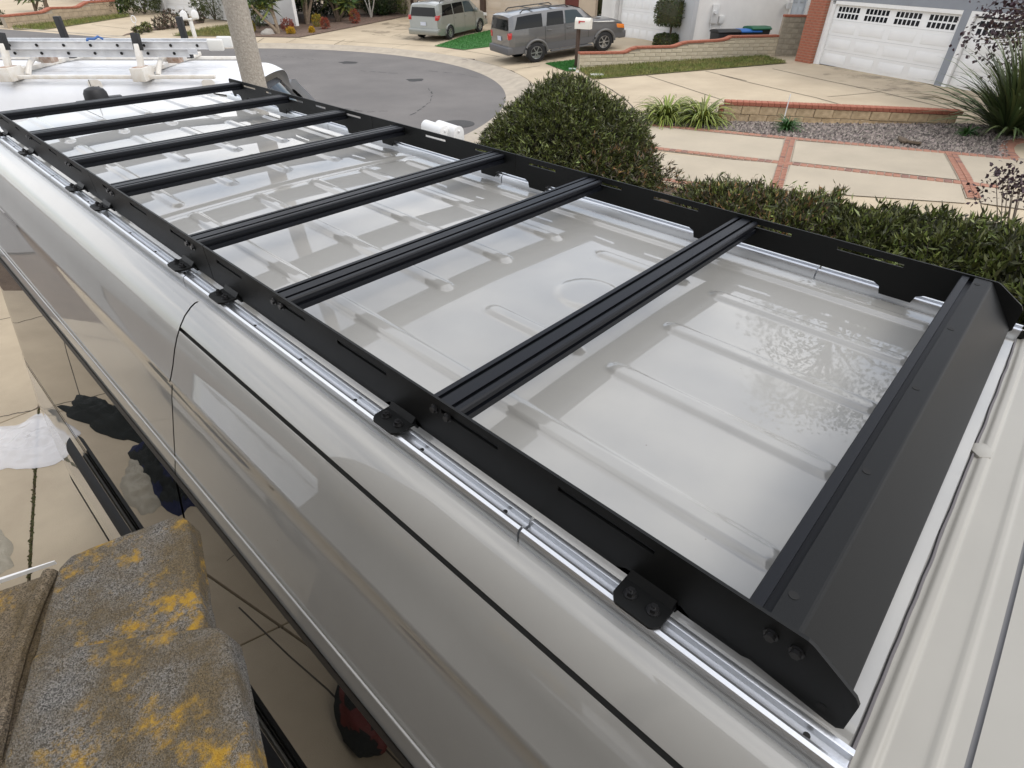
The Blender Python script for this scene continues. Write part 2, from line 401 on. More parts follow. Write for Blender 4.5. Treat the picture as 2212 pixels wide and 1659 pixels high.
for q in ([(1560, 735), (1605, 790), (1570, 850), (1500, 905), (1400, 965)], [(190, 462), (330, 470), (480, 480), (640, 500)], [(1000, 590), (1150, 600), (1330, 610)], [(1560, 590), (1800, 610), (2010, 650)], [(860, 900), (1050, 930), (1250, 920)]):
    rs = random.Random(int(q[0][0])); g_ = []
    for (xa, ya), (xb, yb) in zip(q, q[1:]):
        for t_ in lin(0, 1, 7)[:-1]: g_.append(tuple(terr(*z2(xa+(xb-xa)*t_+rs.gauss(0, 5), ya+(yb-ya)*t_+rs.gauss(0, 2)))[:2]))
    for k in range(0, len(g_)-2, 3): strip(g_[k:k+3], rs.uniform(.02, .05), .0065, tm, hf=lambda x, y: 0.0)
tmo = tm.build('crack', M_PATCH, street); tmo['kind'] = 'stuff'
M_DRAIN = mat('rusty drain lid', (.10, .065, .055), .8, var=.4, scale=14, bump=.6, bscale=60)
for q, lab in (([(1150, 425), (1200, 402), (1262, 405), (1215, 430)], 'rusty drain lid set in the pavement before the silver minivan'), ([(1828, 500), (1880, 484), (1948, 488), (1890, 508)], 'rusty drain lid set in the pavement behind the grey off-roader')):
    c = [terr(*z2(*k)) for k in q]; d = c[0].lerp(c[2], .5)
    mb = MB(); mb.prism([(k.x-d.x, k.y-d.y) for k in c], 2, -.05, .022); ob = mb.build('drain_lid', M_DRAIN, bevel=.006); ob.location = d; tag(ob, lab, 'drain lid', 'drain lids in the pavement')

# lawns, beds, gravel
def inside(x, y, poly):
    c = False; n = len(poly)
    for i in range(n):
        x0, y0 = poly[i][:2]; x1_, y1_ = poly[i-1][:2]
        if (y0 > y) != (y1_ > y) and x < (x1_-x0)*(y-y0)/(y1_-y0)+x0: c = not c
    return c
def scatter(poly, n):
    bx = [p[0] for p in poly]; by = [p[1] for p in poly]; out = []; k = 0
    while len(out) < n and k < n*30:
        k += 1; x = random.uniform(min(bx), max(bx)); y = random.uniform(min(by), max(by))
        if inside(x, y, poly): out.append((x, y))
    return out
def lawn(name, poly, n, mt, base, off=.02, ln=.07, lab=None):
    b_ = drape(name, poly, off, base, kind='structure')
    pts = scatter(poly, n); C = np.array([(x, y, Hh(x, y)+off) for x, y in pts]); D = rng.normal(size=(len(C), 3))*.45; D[:, 2] = 1
    gb = leaves('grass', C, D, rng.uniform(.5, 1.3, len(C))*ln, .018, mt, b_); gb['kind'] = 'stuff'
    return b_
LW1 = tp(z3, [(825, 590), (935, 662), (1150, 645), (1380, 625), (2212, 556)])+tp(z4, [(250, 482), (490, 462), (300, 410), (0, 402)])+tp(z3, [(1500, 507), (830, 578)])
lawn('lawn', LW1, 16000, M_GRASS, M_LAWN, ln=.10)
lawn('lawn', tp(z3, [(540, 531), (785, 500), (800, 560), (790, 596), (720, 596)]), 2500, M_GRASSD, M_GRASSD, ln=.05)
lawn('lawn', tp(z2, [(1615, 385), (1860, 300), (2140, 240), (2200, 236), (2190, 375), (1860, 416)]), 5000, M_GRASSD, M_GRASSD, ln=.05)
lawn('lawn', tp(z1, [(105, 215), (330, 190), (560, 165), (980, 132), (1090, 137), (620, 212), (340, 252), (115, 246)]), 5000, M_GRASS, M_LAWN, ln=.16)
lawn('lawn', tp(z1, [(1430, 300), (1690, 245), (1960, 205)])+tp(z2, [(0, 205), (100, 240), (100, 305)]), 4000, M_GRASS, M_LAWN, ln=.14)
bedp = tp(z2, [(80, 306), (490, 314), (900, 235), (1400, 134), (1300, 112), (900, 120), (60, 120)])
M_MULCH = mat('bark mulch', (.24, .165, .12), .95, c2=(.11, .075, .06), scale=9, bump=2, bscale=14)
bed = drape('planting_bed', bedp, .03, M_MULCH)
bed2 = drape('planting_bed', tp(z1, [(1010, 300), (1270, 255), (1330, 250), (1690, 190), (1690, 160), (1240, 230), (1060, 280)]), .02, M_MULCH)
grp = tp(z3, [(1322, 985), (1330, 1025), (1500, 1030)])+tp(z4, [(60, 950), (500, 1000), (1100, 1060), (1700, 1112), (2100, 1150), (2075, 1060), (2110, 1020), (2212, 1000), (2212, 930), (1750, 905), (900, 905), (30, 885)])+tp(z3, [(1990, 990), (1700, 900), (1420, 925)])
M_GRAV = mat('gravel fines', (.20, .17, .15), .95, c2=(.10, .085, .08), scale=30, bump=2, bscale=30)
gbed = drape('gravel_bed', grp, .01, M_GRAV)
sv = []; sf = []
M_STONE = mat('gravel stone', (.23, .193, .170), .85, island=.75)
for (x, y) in scatter(grp, 9000):
    if math.hypot((x-17.5)*.8, y-3.6) < 1.0 and random.random() < .75: continue
    a = random.uniform(.018, .05); z = Hh(x, y)+.012; o_ = len(sv); th = random.uniform(0, 3.1)
    for k in range(4):
        t = th+k*math.pi/2; sv.append((x+a*random.uniform(.7, 1.3)*math.cos(t), y+a*random.uniform(.5, 1)*math.sin(t), z))
    sv.append((x+random.uniform(-.3, .3)*a, y+random.uniform(-.3, .3)*a, z+a*random.uniform(.5, 1.0)))
    sf += [(o_+k, o_+(k+1) % 4, o_+4) for k in range(4)]
so_ = pyd('gravel', sv, sf, M_STONE, gbed); so_['kind'] = 'stuff'

# walkway: concrete panels, rows and bands of clay pavers
walk = empty('walkway'); walk['kind'] = 'structure'
brick_me = {}
def paver_mesh(dx, dy, key):
    if key not in brick_me:
        mb = MB(); mb.box(-dx/2, dx/2, -dy/2, dy/2, -.05, .022); o = mb.build('brick', M_PAVER, bevel=.006, seg=1)
        brick_me[key] = o.data; bpy.data.objects.remove(o)
        d2 = brick_me[key].copy(); d2.materials.clear(); d2.materials.append(M_PAVERD); brick_me[key+'d'] = d2
    return brick_me[key+('d' if random.random() < .12 else '')]
def paver(x, y, th, me):
    o = bpy.data.objects.new('brick', me); COL.objects.link(o); o.parent = walk
    o.location = (x, y, Hh(x, y)+random.uniform(-.002, .003)); o.rotation_euler = (0, 0, th+random.gauss(0, .012)); return o
def brick_row(a, b, dx=.115, dy=.17, pitch=.128, rows=1, key='row'):
    a = Vector(a[:2]); b = Vector(b[:2]); d = (b-a); n = int(d.length/pitch); d.normalize(); th = math.atan2(d.y, d.x); nn = Vector((-d.y, d.x))
    mo = MB(); strip([a, b], dy*rows+.05, .012, mo); m_ = mo.build('mortar_bed', M_MORTAR, walk); m_['kind'] = 'stuff'
    for r_ in range(rows):
        for i in range(n):
            p = a+d*(i+.5)*pitch+nn*((r_-(rows-1)/2)*(dy+.01)); paver(p.x, p.y, th, paver_mesh(dx, dy, key))
rowA = [terr(*z3(1322, 1033)), terr(*z4(2212, 1168))]
rowB = [terr(*z6(-160, 118)), terr(*z6(2080, 372))]
rowC = [terr(*z5(1700, 842)), terr(*z5(2150, 905))]
for a, b in (rowA, rowB, rowC): brick_row(a, b)
def brick_band(q0, q1, key='band'):
    """band of stretchers laid across the walk between two pixel edges, each edge a pair of points"""
    a = (Vector(q0[0][:2])+Vector(q0[1][:2]))/2; b = (Vector(q1[0][:2])+Vector(q1[1][:2]))/2
    wd = ((Vector(q0[0][:2])-Vector(q0[1][:2])).length+(Vector(q1[0][:2])-Vector(q1[1][:2])).length)/2
    d = b-a; n = int(d.length/.082); d.normalize(); th = math.atan2(d.y, d.x); nn = Vector((-d.y, d.x)); wd = min(wd, .62)
    mo = MB(); strip([a, b], wd+.03, .013, mo); m_ = mo.build('mortar_bed', M_MORTAR, walk); m_['kind'] = 'stuff'
    for i in range(n):
        p = a+d*(i+.5)*.082
        for s_ in (-.25, .25): 
            o = paver(p.x+nn.x*wd*s_, p.y+nn.y*wd*s_, th, paver_mesh(.072, wd/2-.012, key)); o.location.z += .004
brick_band([terr(*z6(735, 62)), terr(*z6(800, 68))], [terr(*z6(640, 380)), terr(*z6(712, 390))])
brick_band([terr(*z6(1715, 148)), terr(*z6(1790, 158))], [terr(*z6(1860, 440)), terr(*z6(1945, 445))])
brick_band([terr(*z3(1325, 1033)), terr(*z3(1398, 1040))], [terr(*z3(1300, 1175)), terr(*z3(1372, 1180))])
def panel(pts): 
    drape('panel', pts, .014, M_WALK, walk, kind=None)
A, B, C_ = rowA, rowB, rowC
panel(tp(z6, [(-125, -10), (725, 75), (690, 205), (-150, 112)]))
panel(tp(z6, [(800, 82), (1712, 160), (1800, 325), (772, 212)]))
panel(tp(z6, [(1805, 172), (2300, 210), (2300, 375), (1900, 345)]))
panel(tp(z6, [(-140, 150), (685, 225), (640, 372), (-170, 330)]))
panel(tp(z6, [(765, 232), (1815, 350), (1850, 470), (715, 390)]))
panel(tp(z6, [(1912, 365), (2300, 400), (2300, 520), (1945, 470)]))
# curved brick edging at the right end of the gravel
pe = tp(z4, [(2120, 1150), (2085, 1110), (2078, 1075), (2100, 1045), (2150, 1030), (2230, 1025)])
cum = []
for i in range(len(pe)-1):
    a, b = Vector(pe[i]), Vector(pe[i+1]); n = max(1, int((b-a).length/.09))
    for k in range(n):
        p = a+(b-a)*(k+.5)/n; d = b-a; paver(p.x, p.y, math.atan2(d.y, d.x), paver_mesh(.078, .26, 'edge'))
# broken pieces of bark lying on the gravel
for i, (q, lab) in enumerate([((1330, 1028), 'flat brown slab of bark lying on the gravel, left of its pair'), ((1400, 1045), 'flat brown slab of bark lying on the gravel, right of its pair')]):
    c = terr(*z4(*q), .03); mb = MB(); n = 9
    pts = [(.2*math.cos(t)*(1+.3*math.sin(3*t+i)), .12*math.sin(t)*(1+.25*math.cos(2*t))) for t in lin(0, 2*math.pi*(n-1)/n, n)]
    mb.prism(pts, 2, 0, .05); o = mb.build('bark_slab', M_BARK, bevel=.01); o.location = c; o.rotation_euler = (.15, .1*i, i*.8+.4); tag(o, lab, 'bark')

# oily stains where cars stand before the garage and on the far driveways
mt, t, b = principled('oil stain'); b.inputs['Base Color'].default_value = (.07, .06, .05, 1); b.inputs['Roughness'].default_value = .8
co = t.nodes.new('ShaderNodeTexCoord'); nz_ = t.nodes.new('ShaderNodeTexNoise'); nz_.inputs['Scale'].default_value = 1.3; nz_.inputs['Detail'].default_value = 9; nz_.inputs['Roughness'].default_value = .65
rp = t.nodes.new('ShaderNodeMapRange'); rp.inputs['From Min'].default_value = .5; rp.inputs['From Max'].default_value = .72; rp.inputs['To Max'].default_value = .5
t.links.new(co.outputs['Object'], nz_.inputs['Vector']); t.links.new(nz_.outputs['Fac'], rp.inputs['Value']); t.links.new(rp.outputs['Result'], b.inputs['Alpha'])
for fn, q in ((z4, [(720, 470), (1560, 625), (1780, 690), (1640, 740), (1150, 690), (760, 560)]), (z2, [(1420, 150), (1500, 330), (1250, 330), (1000, 260), (1200, 190)]), (z3, [(330, 420), (800, 430), (620, 520), (300, 520)])):
    drape('stain', tp(fn, q), .008, mt, pave, kind=None)

# ------------------------------------------------------------------ beige van
def Z(h): return ZC-h
def paint(name, c, wave=.0, wscale=3.0, rough=.38, coat=1.0):
    mt, t, b = principled(name); n = t.nodes; l = t.links
    b.inputs['Base Color'].default_value = (*c, 1); b.inputs['Roughness'].default_value = rough
    b.inputs['Coat Weight'].default_value = coat; b.inputs['Coat Roughness'].default_value = .012; b.inputs['Coat IOR'].default_value = 1.65
    b.inputs['Metallic'].default_value = .0
    co = n.new('ShaderNodeTexCoord')
    # thin dust film: slightly rougher coat here and there
    nz = n.new('ShaderNodeTexNoise'); nz.inputs['Scale'].default_value = 5; nz.inputs['Detail'].default_value = 8; l.new(co.outputs['Object'], nz.inputs['Vector'])
    mr = n.new('ShaderNodeMapRange'); mr.inputs['From Min'].default_value = .4; mr.inputs['From Max'].default_value = .75; mr.inputs['To Min'].default_value = .008; mr.inputs['To Max'].default_value = .05
    l.new(nz.outputs['Fac'], mr.inputs['Value']); l.new(mr.outputs['Result'], b.inputs['Coat Roughness'])
    if wave > 0:
        n2 = n.new('ShaderNodeTexNoise'); n2.inputs['Scale'].default_value = wscale; n2.inputs['Detail'].default_value = 2.0; l.new(co.outputs['Object'], n2.inputs['Vector'])
        bp = n.new('ShaderNodeBump'); bp.inputs['Strength'].default_value = wave; bp.inputs['Distance'].default_value = .02; l.new(n2.outputs['Fac'], bp.inputs['Height'])
        l.new(bp.outputs['Normal'], b.inputs['Coat Normal'])
    # faint dust film and specks in the colour
    n3 = n.new('ShaderNodeTexNoise'); n3.inputs['Scale'].default_value = 3.2; n3.inputs['Detail'].default_value = 9; n3.inputs['Roughness'].default_value = .65; l.new(co.outputs['Object'], n3.inputs['Vector'])
    r3 = n.new('ShaderNodeValToRGB'); r3.color_ramp.elements[0].position = .35; r3.color_ramp.elements[1].position = .7; r3.color_ramp.elements[0].color = (*[x*.95 for x in c], 1); r3.color_ramp.elements[1].color = (*[min(1, x*1.03) for x in c], 1); l.new(n3.outputs['Fac'], r3.inputs['Fac'])
    vo = n.new('ShaderNodeTexVoronoi'); vo.inputs['Scale'].default_value = 26; l.new(co.outputs['Object'], vo.inputs['Vector'])
    sp = n.new('ShaderNodeSeparateColor'); l.new(vo.outputs['Color'], sp.inputs['Color'])
    a1 = n.new('ShaderNodeMath'); a1.operation = 'LESS_THAN'; a1.inputs[1].default_value = .045; l.new(vo.outputs['Distance'], a1.inputs[0])
    a2 = n.new('ShaderNodeMath'); a2.operation = 'GREATER_THAN'; a2.inputs[1].default_value = .86; l.new(sp.outputs[0], a2.inputs[0])
    a3 = n.new('ShaderNodeMath'); a3.operation = 'MULTIPLY'; l.new(a1.outputs[0], a3.inputs[0]); l.new(a2.outputs[0], a3.inputs[1])
    a4 = n.new('ShaderNodeMath'); a4.operation = 'MULTIPLY'; a4.inputs[1].default_value = .45; l.new(a3.outputs[0], a4.inputs[0])
    m3 = n.new('ShaderNodeMix'); m3.data_type = 'RGBA'; l.new(a4.outputs[0], m3.inputs['Factor']); l.new(r3.outputs['Color'], m3.inputs['A']); m3.inputs['B'].default_value = (.12, .10, .07, 1); l.new(m3.outputs['Result'], b.inputs['Base Color'])
    MATS[name] = mt; return mt
M_VAN = paint('van paint', (.362, .355, .332), wave=.05, wscale=2.2)
M_VANM = mat('van paint unpolished', (.37, .355, .315), .45, var=.06, scale=5, coat=.25, coatr=.25)
VC = 1.07
van = empty('cargo_van', (VC, 1.3, 0), label='beige high-roof van in the foreground carrying the black roof rack', cat='van')
def under(o, root): o.parent = root; o.location = -Vector(root.location); return o
ribs = [(.645, .04, 2.12), (1.57, .04, 2.10), (.645, 2.21, 3.37), (1.57, 2.21, 3.37), (.645, 3.47, 4.25), (1.57, 3.47, 4.22)]
for x in (.885, 1.12, 1.355):
    ribs += [(x, .04, .53), (x, 1.04, 2.13), (x, 2.29, 2.64), (x, 2.74, 3.36), (x, 3.46, 3.70), (x, 3.80, 4.26)]
ribs += [(.885, .60, .905), (1.355, .60, .905)]
def npss(a, b, x):
    t = np.clip((x-a)/(b-a), 0, 1); return t*t*(3-2*t)
def roof_z(X, Y):
    u_ = (X-VC)/.585
    h = .722-.013*(1-u_**2)
    h = np.where(np.abs(u_) > 1, .722, h)
    z = ZC-h
    for (x0, a, b) in ribs:
        dy = np.maximum(np.maximum(a+.03-Y, Y-(b-.03)), 0)
        dx = np.abs(X-x0); dd = np.sqrt(dx**2+(dy*.9)**2)
        z = z+.0082*(1-npss(.014, .0250, dd))
    z = z-.005*npss(.030, .012, np.abs(Y-(2.16+.02*np.cos((X-VC)*2)-.02)))*npss(.62, .56, np.abs(X-VC))
    rr = np.hypot(X-1.12, Y-.76); z = z+.0045*(1-npss(.072, .092, rr))
    z = z+.00035*np.sin(7*X+2*Y)*np.sin(5.3*Y+1.1)+.0003*np.sin(13*X-6*Y+.7)+.0002*np.sin(17*Y+5*X)
    yy = Y+.14*np.abs((X-VC)/.63)**3.5
    z = z-np.where(yy > 4.20, ((yy-4.20)/.16)**2*.10, 0)
    ed = np.abs(X-VC); z = np.where(ed > .585, np.maximum(ZC-.722-.012*npss(.585, .60, ed), 0), z)
    return z
xs = np.concatenate([np.linspace(VC-.668, VC-.57, 14), np.linspace(VC-.565, VC+.565, 200), np.linspace(VC+.57, VC+.668, 14)])
ys = np.linspace(-.108, 4.33, 420)
X, Y = np.meshgrid(xs, ys, indexing='ij'); Zr = roof_z(X, Y)
V = np.stack([X, Y, Zr], -1).reshape(-1, 3); nY = len(ys)
ii = np.arange(len(xs)-1)[:, None]*nY+np.arange(nY-1)[None, :]
F = np.stack([ii, ii+nY, ii+nY+1, ii+1], -1).reshape(-1, 4)
me = bpy.data.meshes.new('roof'); me.from_pydata(V.tolist(), [], F.tolist()); me.update()
under(link('roof', me, M_VAN, None, True), van)
# side profile (x, h) of the near side; the far side mirrors it
PROF = [(.402, .726), (.390, .728), (.377, .735), (.356, .752), (.3375, .7745), (.319, .802), (.303, .832), (.284, .874), (.268, .905), (.2610, .9165), (.2645, .925), (.2500, .965), (.2350, 1.015), (.205, 1.115), (.196, 1.145), (.190, 1.165), (.178, 1.20), (.172, 1.225), (.040, 1.95), (-.012, 2.2), (-.058, 2.55), (-.085, 2.85), (-.08, 2.95), (-.03, 3.02)]
def prof(h):
    for (xa, ha), (xb, hb) in zip(PROF, PROF[1:]):
        if ha <= h <= hb: return xa+(xb-xa)*(h-ha)/(hb-ha)
    return PROF[-1][0]
def sidepos(h, y, off=0.0, far=False):
    x = prof(h)+(max(y-3.95, 0)/.42)**2*.10+(max(-.75-y, 0)/1.6)**2*.16
    e = .004; dx = (prof(min(h+e, 3.0))-prof(max(h-e, .73))); nrm = Vector((-2*e, 0, -dx)).normalized()   # outward
    if nrm.x > 0: nrm = -nrm
    p = Vector((x, y, Z(h)))+Vector((nrm.x, 0, -nrm.z if False else nrm.z))*off
    if far: p.x = 2*VC-p.x
    return p
def hs(h0, h1):
    return sorted(set([h0, h1]+[h for _, h in PROF if h0 < h < h1]+([h for h in lin(h0, h1, max(2, int((h1-h0)/.05)))] )))
def sheet(name, h0, h1, y0, y1, mt, off=0.0, far=False, ny=None, parent=van):
    o = grid(name, lambda h, y: sidepos(h, y, off, far), hs(h0, h1), lin(y0, y1, ny or max(2, int((y1-y0)/.06))), mt, None, True, flip=not far)
    return under(o, parent) if parent is van else o
for far in (False, True):
    yr = 4.30
    sheet('quarter_panel', .726, 1.205, 1.4995, yr, M_VAN, far=far)
    sheet('cantrail', .726, .7765, -.95, 1.4925, M_VAN, far=far)
    sheet('sliding_door' if not far else 'side_panel', .7845, 1.205, -.02, 1.4925, M_VAN, far=far)
    sheet('cab_panel', .7845, 1.205, -.95, -.028, M_VAN, far=far)
    sheet('body_liner', .74, 2.9, -.95, yr-.03, mat('door jamb grey', (.085, .083, .078), .8), off=-.018, far=far)
    sheet('window_gasket', 1.2, 1.2265, -.9, yr-.12, M_BLACKPL, off=.004, far=far)
    for (a, b) in ((1.506, 4.02), (-.01, 1.486), (-.9, -.04)): sheet('window_glass', 1.227, 1.944, a, b, M_VGLASS, off=.0, far=far)
    sheet('window_gasket', 1.21, 1.95, 1.4865, 1.5055, M_BLACKPL, off=-.004, far=far, ny=2)
    sheet('window_gasket', 1.21, 1.95, 4.02, 4.16, M_BLACKPL, off=-.002, far=far, ny=4)
    sheet('belt_edge', 1.944, 1.962, -.95, yr, M_VAN, off=.006, far=far)
    sheet('lower_panel', 1.955, 2.86, 1.499, yr, M_VAN, far=far); sheet('lower_panel', 1.955, 2.86, -.95, 1.493, M_VAN, far=far)
    sheet('sill', 2.85, 3.02, -.95, yr, M_BLACKPL, off=.004, far=far)
    # protective moulding on the sliding door and quarter
    mo = grid('side_moulding', lambda a, y: sidepos(1.962+.13*a, y, .04*math.sin(math.pi*min(max(a, .02), .98))**.35, far), lin(0, 1, 9), lin(.35, 3.08, 30), mat('dull black moulding', (.01, .01, .011), .65, spec=.25), None, True, flip=not far); under(mo, van)
    # drip moulding above the windows
    dm = MB(); dm.tube([sidepos(1.147, y, .004, far) for y in lin(-.9, 4.15, 40)], .0032, 6); under(dm.build('drip_moulding', M_VAN, smooth=True), van)
# transverse seam, front cap
def cap_h(y): return .727+.10*max(-.3-y, 0)**1.6
def cap_z(x, y, add=0):
    u_ = (x-VC)/.66; b_ = -.004*(1-ss(.004, .010, abs(y+.098)))-.005*(1-ss(.004, .011, abs(y+.133)))-.0025*(1-ss(.003, .008, abs(y+.188)))
    return Z(cap_h(y)+.022*abs(u_)**3+b_)+add
xs_ = lin(VC-.668, VC+.668, 60)
def capsheet(nm, y0, y1, n, mt, add=0): return under(grid(nm, lambda x, y: (x, y, cap_z(x, y, add)), xs_, lin(y0, y1, n), mt, None, True), van)
capsheet('front_cap', -.1125, -.1085, 2, M_VANM); capsheet('front_cap', -.2140, -.1175, 40, M_VANM); capsheet('front_cap', -.95, -.2205, 30, M_VANM)
capsheet('body_liner', -.9, -.10, 8, mat('grey primer', (.22, .22, .225), .8), -.004)
sm = MB(); c = onz(2110, 968, Z(.722)); c.y = -.125
pts = [(c.x+.026*math.cos(t)*1.0, c.y+.019*math.sin(t)) for t in lin(0, 2*math.pi*5/6, 6)]
sm.prism(pts, 2, Z(.733), Z(.7205)); under(sm.build('seam_cap', M_VANM, bevel=.003), van)
se = MB(); yk = -.115; ptsn = [(x, yk+.0022*noise.noise(Vector((x*14, 0, 3))), cap_z(x, yk)+.0015) for x in lin(VC-.63, VC+.63, 90)]
se.tube(ptsn, .0026, 6); under(se.build('seam_sealant', mat('dark seam sealer', (.16, .15, .155), .8), smooth=True), van)
# cab, nose, rear wall and floor: plain shells out of the picture
def section(y, top, inset):
    pr = [(x, h) for x, h in PROF if h >= top-1e-6]; pr = [(prof(top)+.25, top)]+pr
    a = [(x+inset, h) for x, h in pr]; return a
def cabsec(y):
    if y > -1.6: top = .75+(-.95-y)/.65*1.15
    else: top = 1.9+(-1.6-y)/.9*.35
    ins = (max(-.95-y, 0)/1.6)**2*.2; hh = [top+(3.0-top)*t for t in lin(0, 1, 12)]
    v = [(max(prof(max(h, .75)), prof(1.9) if h > 1.9 else -9)+ins+(.03 if k == 0 else 0), y, Z(h)) for k, h in enumerate(hh)]
    top_l = [(v[0][0]+(2*(VC-v[0][0]))*t, y, Z(top)+.03*math.sin(math.pi*t)) for t in lin(0, 1, 9)[1:-1]]
    return v[::-1]+top_l+[(2*VC-x, yy, zz) for x, yy, zz in v]
for nm, yy, mt in (('windscreen', (-.95, -1.15, -1.35, -1.6), M_GLASS), ('bonnet', (-1.6, -1.9, -2.2, -2.4, -2.48), M_VAN)):
    secs = [cabsec(y) for y in yy]; n = len(secs[0])
    v = [p for s_ in secs for p in s_]; f = [(i*n+j, i*n+j+1, (i+1)*n+j+1, (i+1)*n+j) for i in range(len(secs)-1) for j in range(n-1)]
    if nm == 'bonnet': f.append(tuple(range((len(secs)-1)*n, len(secs)*n)))
    under(pyd(nm, v, f, mt, None, True), van)
rw = [sidepos(h, 4.30) for h in hs(.75, 2.95)]; rw2 = [(2*VC-p.x, p.y, p.z) for p in rw][::-1]
under(pyd('rear_panel', [tuple(p) for p in rw]+rw2, [tuple(range(len(rw)*2))], M_VAN), van)
fl = MB(); fl.box(.05, 2*VC-.05, -2.3, 4.25, .38, .46); under(fl.build('floor_pan', M_DARK), van)
for s_ in (-1, 1):
    d_ = MB(); x0, x1 = sorted((VC+s_*.02, VC+s_*.86)); d_.box(x0, x1, 4.305, 4.33, .55, 2.45); o = under(d_.build('rear_door', M_VAN, bevel=.02), van)
    g_ = MB(); g_.box(x0+.12, x1-.14, 4.331, 4.336, 1.5, 2.2); q = g_.build('door_window', M_GLASS, o)
    t_ = MB(); t_.box(VC+s_*.90-.04, VC+s_*.90+.04, 4.305, 4.33, 1.0, 1.5); under(t_.build('tail_light', M_RED, bevel=.01), van)
def wheel(parent, c, r, wd, axis='x', spokes=6, name='wheel'):
    ax = Vector((1, 0, 0)) if axis == 'x' else Vector((0, 1, 0)); c = Vector(c)
    e = empty(name, c); e.parent = parent
    pr = [(-wd/2, r*.62), (-wd/2, r*.9), (-wd/2+.03, r*.985), (-wd*.2, r), (wd*.2, r), (wd/2-.03, r*.985), (wd/2, r*.9), (wd/2, r*.62)]
    n = 32; v = []; 
    for a, rr in pr:
        for k in range(n):
            t = 2*math.pi*k/n; v.append((a, rr*math.cos(t), rr*math.sin(t)) if axis == 'x' else (rr*math.cos(t), a, rr*math.sin(t)))
    f = [(i*n+k, i*n+(k+1) % n, (i+1)*n+(k+1) % n, (i+1)*n+k) for i in range(len(pr)-1) for k in range(n)]
    pyd('tyre', v, f, M_RUBBER, e, True)
    def pt(a, rr, t): return (a, rr*math.cos(t), rr*math.sin(t)) if axis == 'x' else (rr*math.cos(t), a, rr*math.sin(t))
    rm = MB()
    for sg in (-1, 1):
        a = sg*(wd/2-.012); b = sg*(wd/2-.05)
        v = [pt(a, r*.64, 2*math.pi*k/n) for k in range(n)]+[pt(a, r*.58, 2*math.pi*k/n) for k in range(n)]+[pt(b, r*.55, 2*math.pi*k/n) for k in range(n)]
        rm.add(v, [(k, (k+1) % n, n+(k+1) % n, n+k) for k in range(n)]+[(n+k, n+(k+1) % n, 2*n+(k+1) % n, 2*n+k) for k in range(n)], 0)
        rm.add([pt(b*.8, r*.58, 2*math.pi*k/n) for k in range(n)], [tuple(range(n))], 1)
        for q in range(spokes):
            t = 2*math.pi*q/spokes; w1, w2 = .10/r*.33, .16/r*.33
            rm.add([pt(a*.96, r*.13, t-w2*2), pt(a*.96, r*.13, t+w2*2), pt(a, r*.59, t+w1), pt(a, r*.59, t-w1), pt(b, r*.13, t-w2*2), pt(b, r*.13, t+w2*2), pt(b, r*.59, t+w1*1.2), pt(b, r*.59, t-w1*1.2)], [(0, 1, 2, 3), (0, 3, 7, 4), (1, 5, 6, 2)], 0)
        rm.add([pt(a, r*.16, 2*math.pi*k/n) for k in range(n)], [tuple(range(n))], 0)
    rm.build('rim', [M_CHROME, M_DARK], e)
    return e
for y in (3.0, -1.5):
    for s_ in (-1, 1): wheel(van, (s_*1.02, y-1.3, .36), .36, .24)
# rear camera housing standing behind the rear edge of the roof
bc = MB(); prf = [(.052, 0), (.052, .012), (.040, .016), (.038, .045), (.031, .062), (.016, .071), (0.001, .073)]
n = 20; v = [(r_*1.25*math.cos(2*math.pi*k/n), r_*math.sin(2*math.pi*k/n), z) for r_, z in prf for k in range(n)]
bc.add(v, [(i*n+k, i*n+(k+1) % n, (i+1)*n+(k+1) % n, (i+1)*n+k) for i in range(len(prf)-1) for k in range(n)])
bc.box(.02, .10, -.02, .02, -.004, .022); bc.box(.09, .13, -.03, .03, -.006, .008); bc.box(-.08, -.03, -.05, .05, -.008, .008)
bc.cyl((-.005, 0, .07), (-.005, 0, .105), .0016, n=6)
o = bc.build('camera_housing', M_BLACKPL, smooth=True); cp = onz(213, 221, Z(.735)); o.location = cp; o.scale = (1.35, 1.35, 1.2); o.rotation_euler = (0, 0, -.1)
o.parent = van; o.location = cp-Vector(van.location)

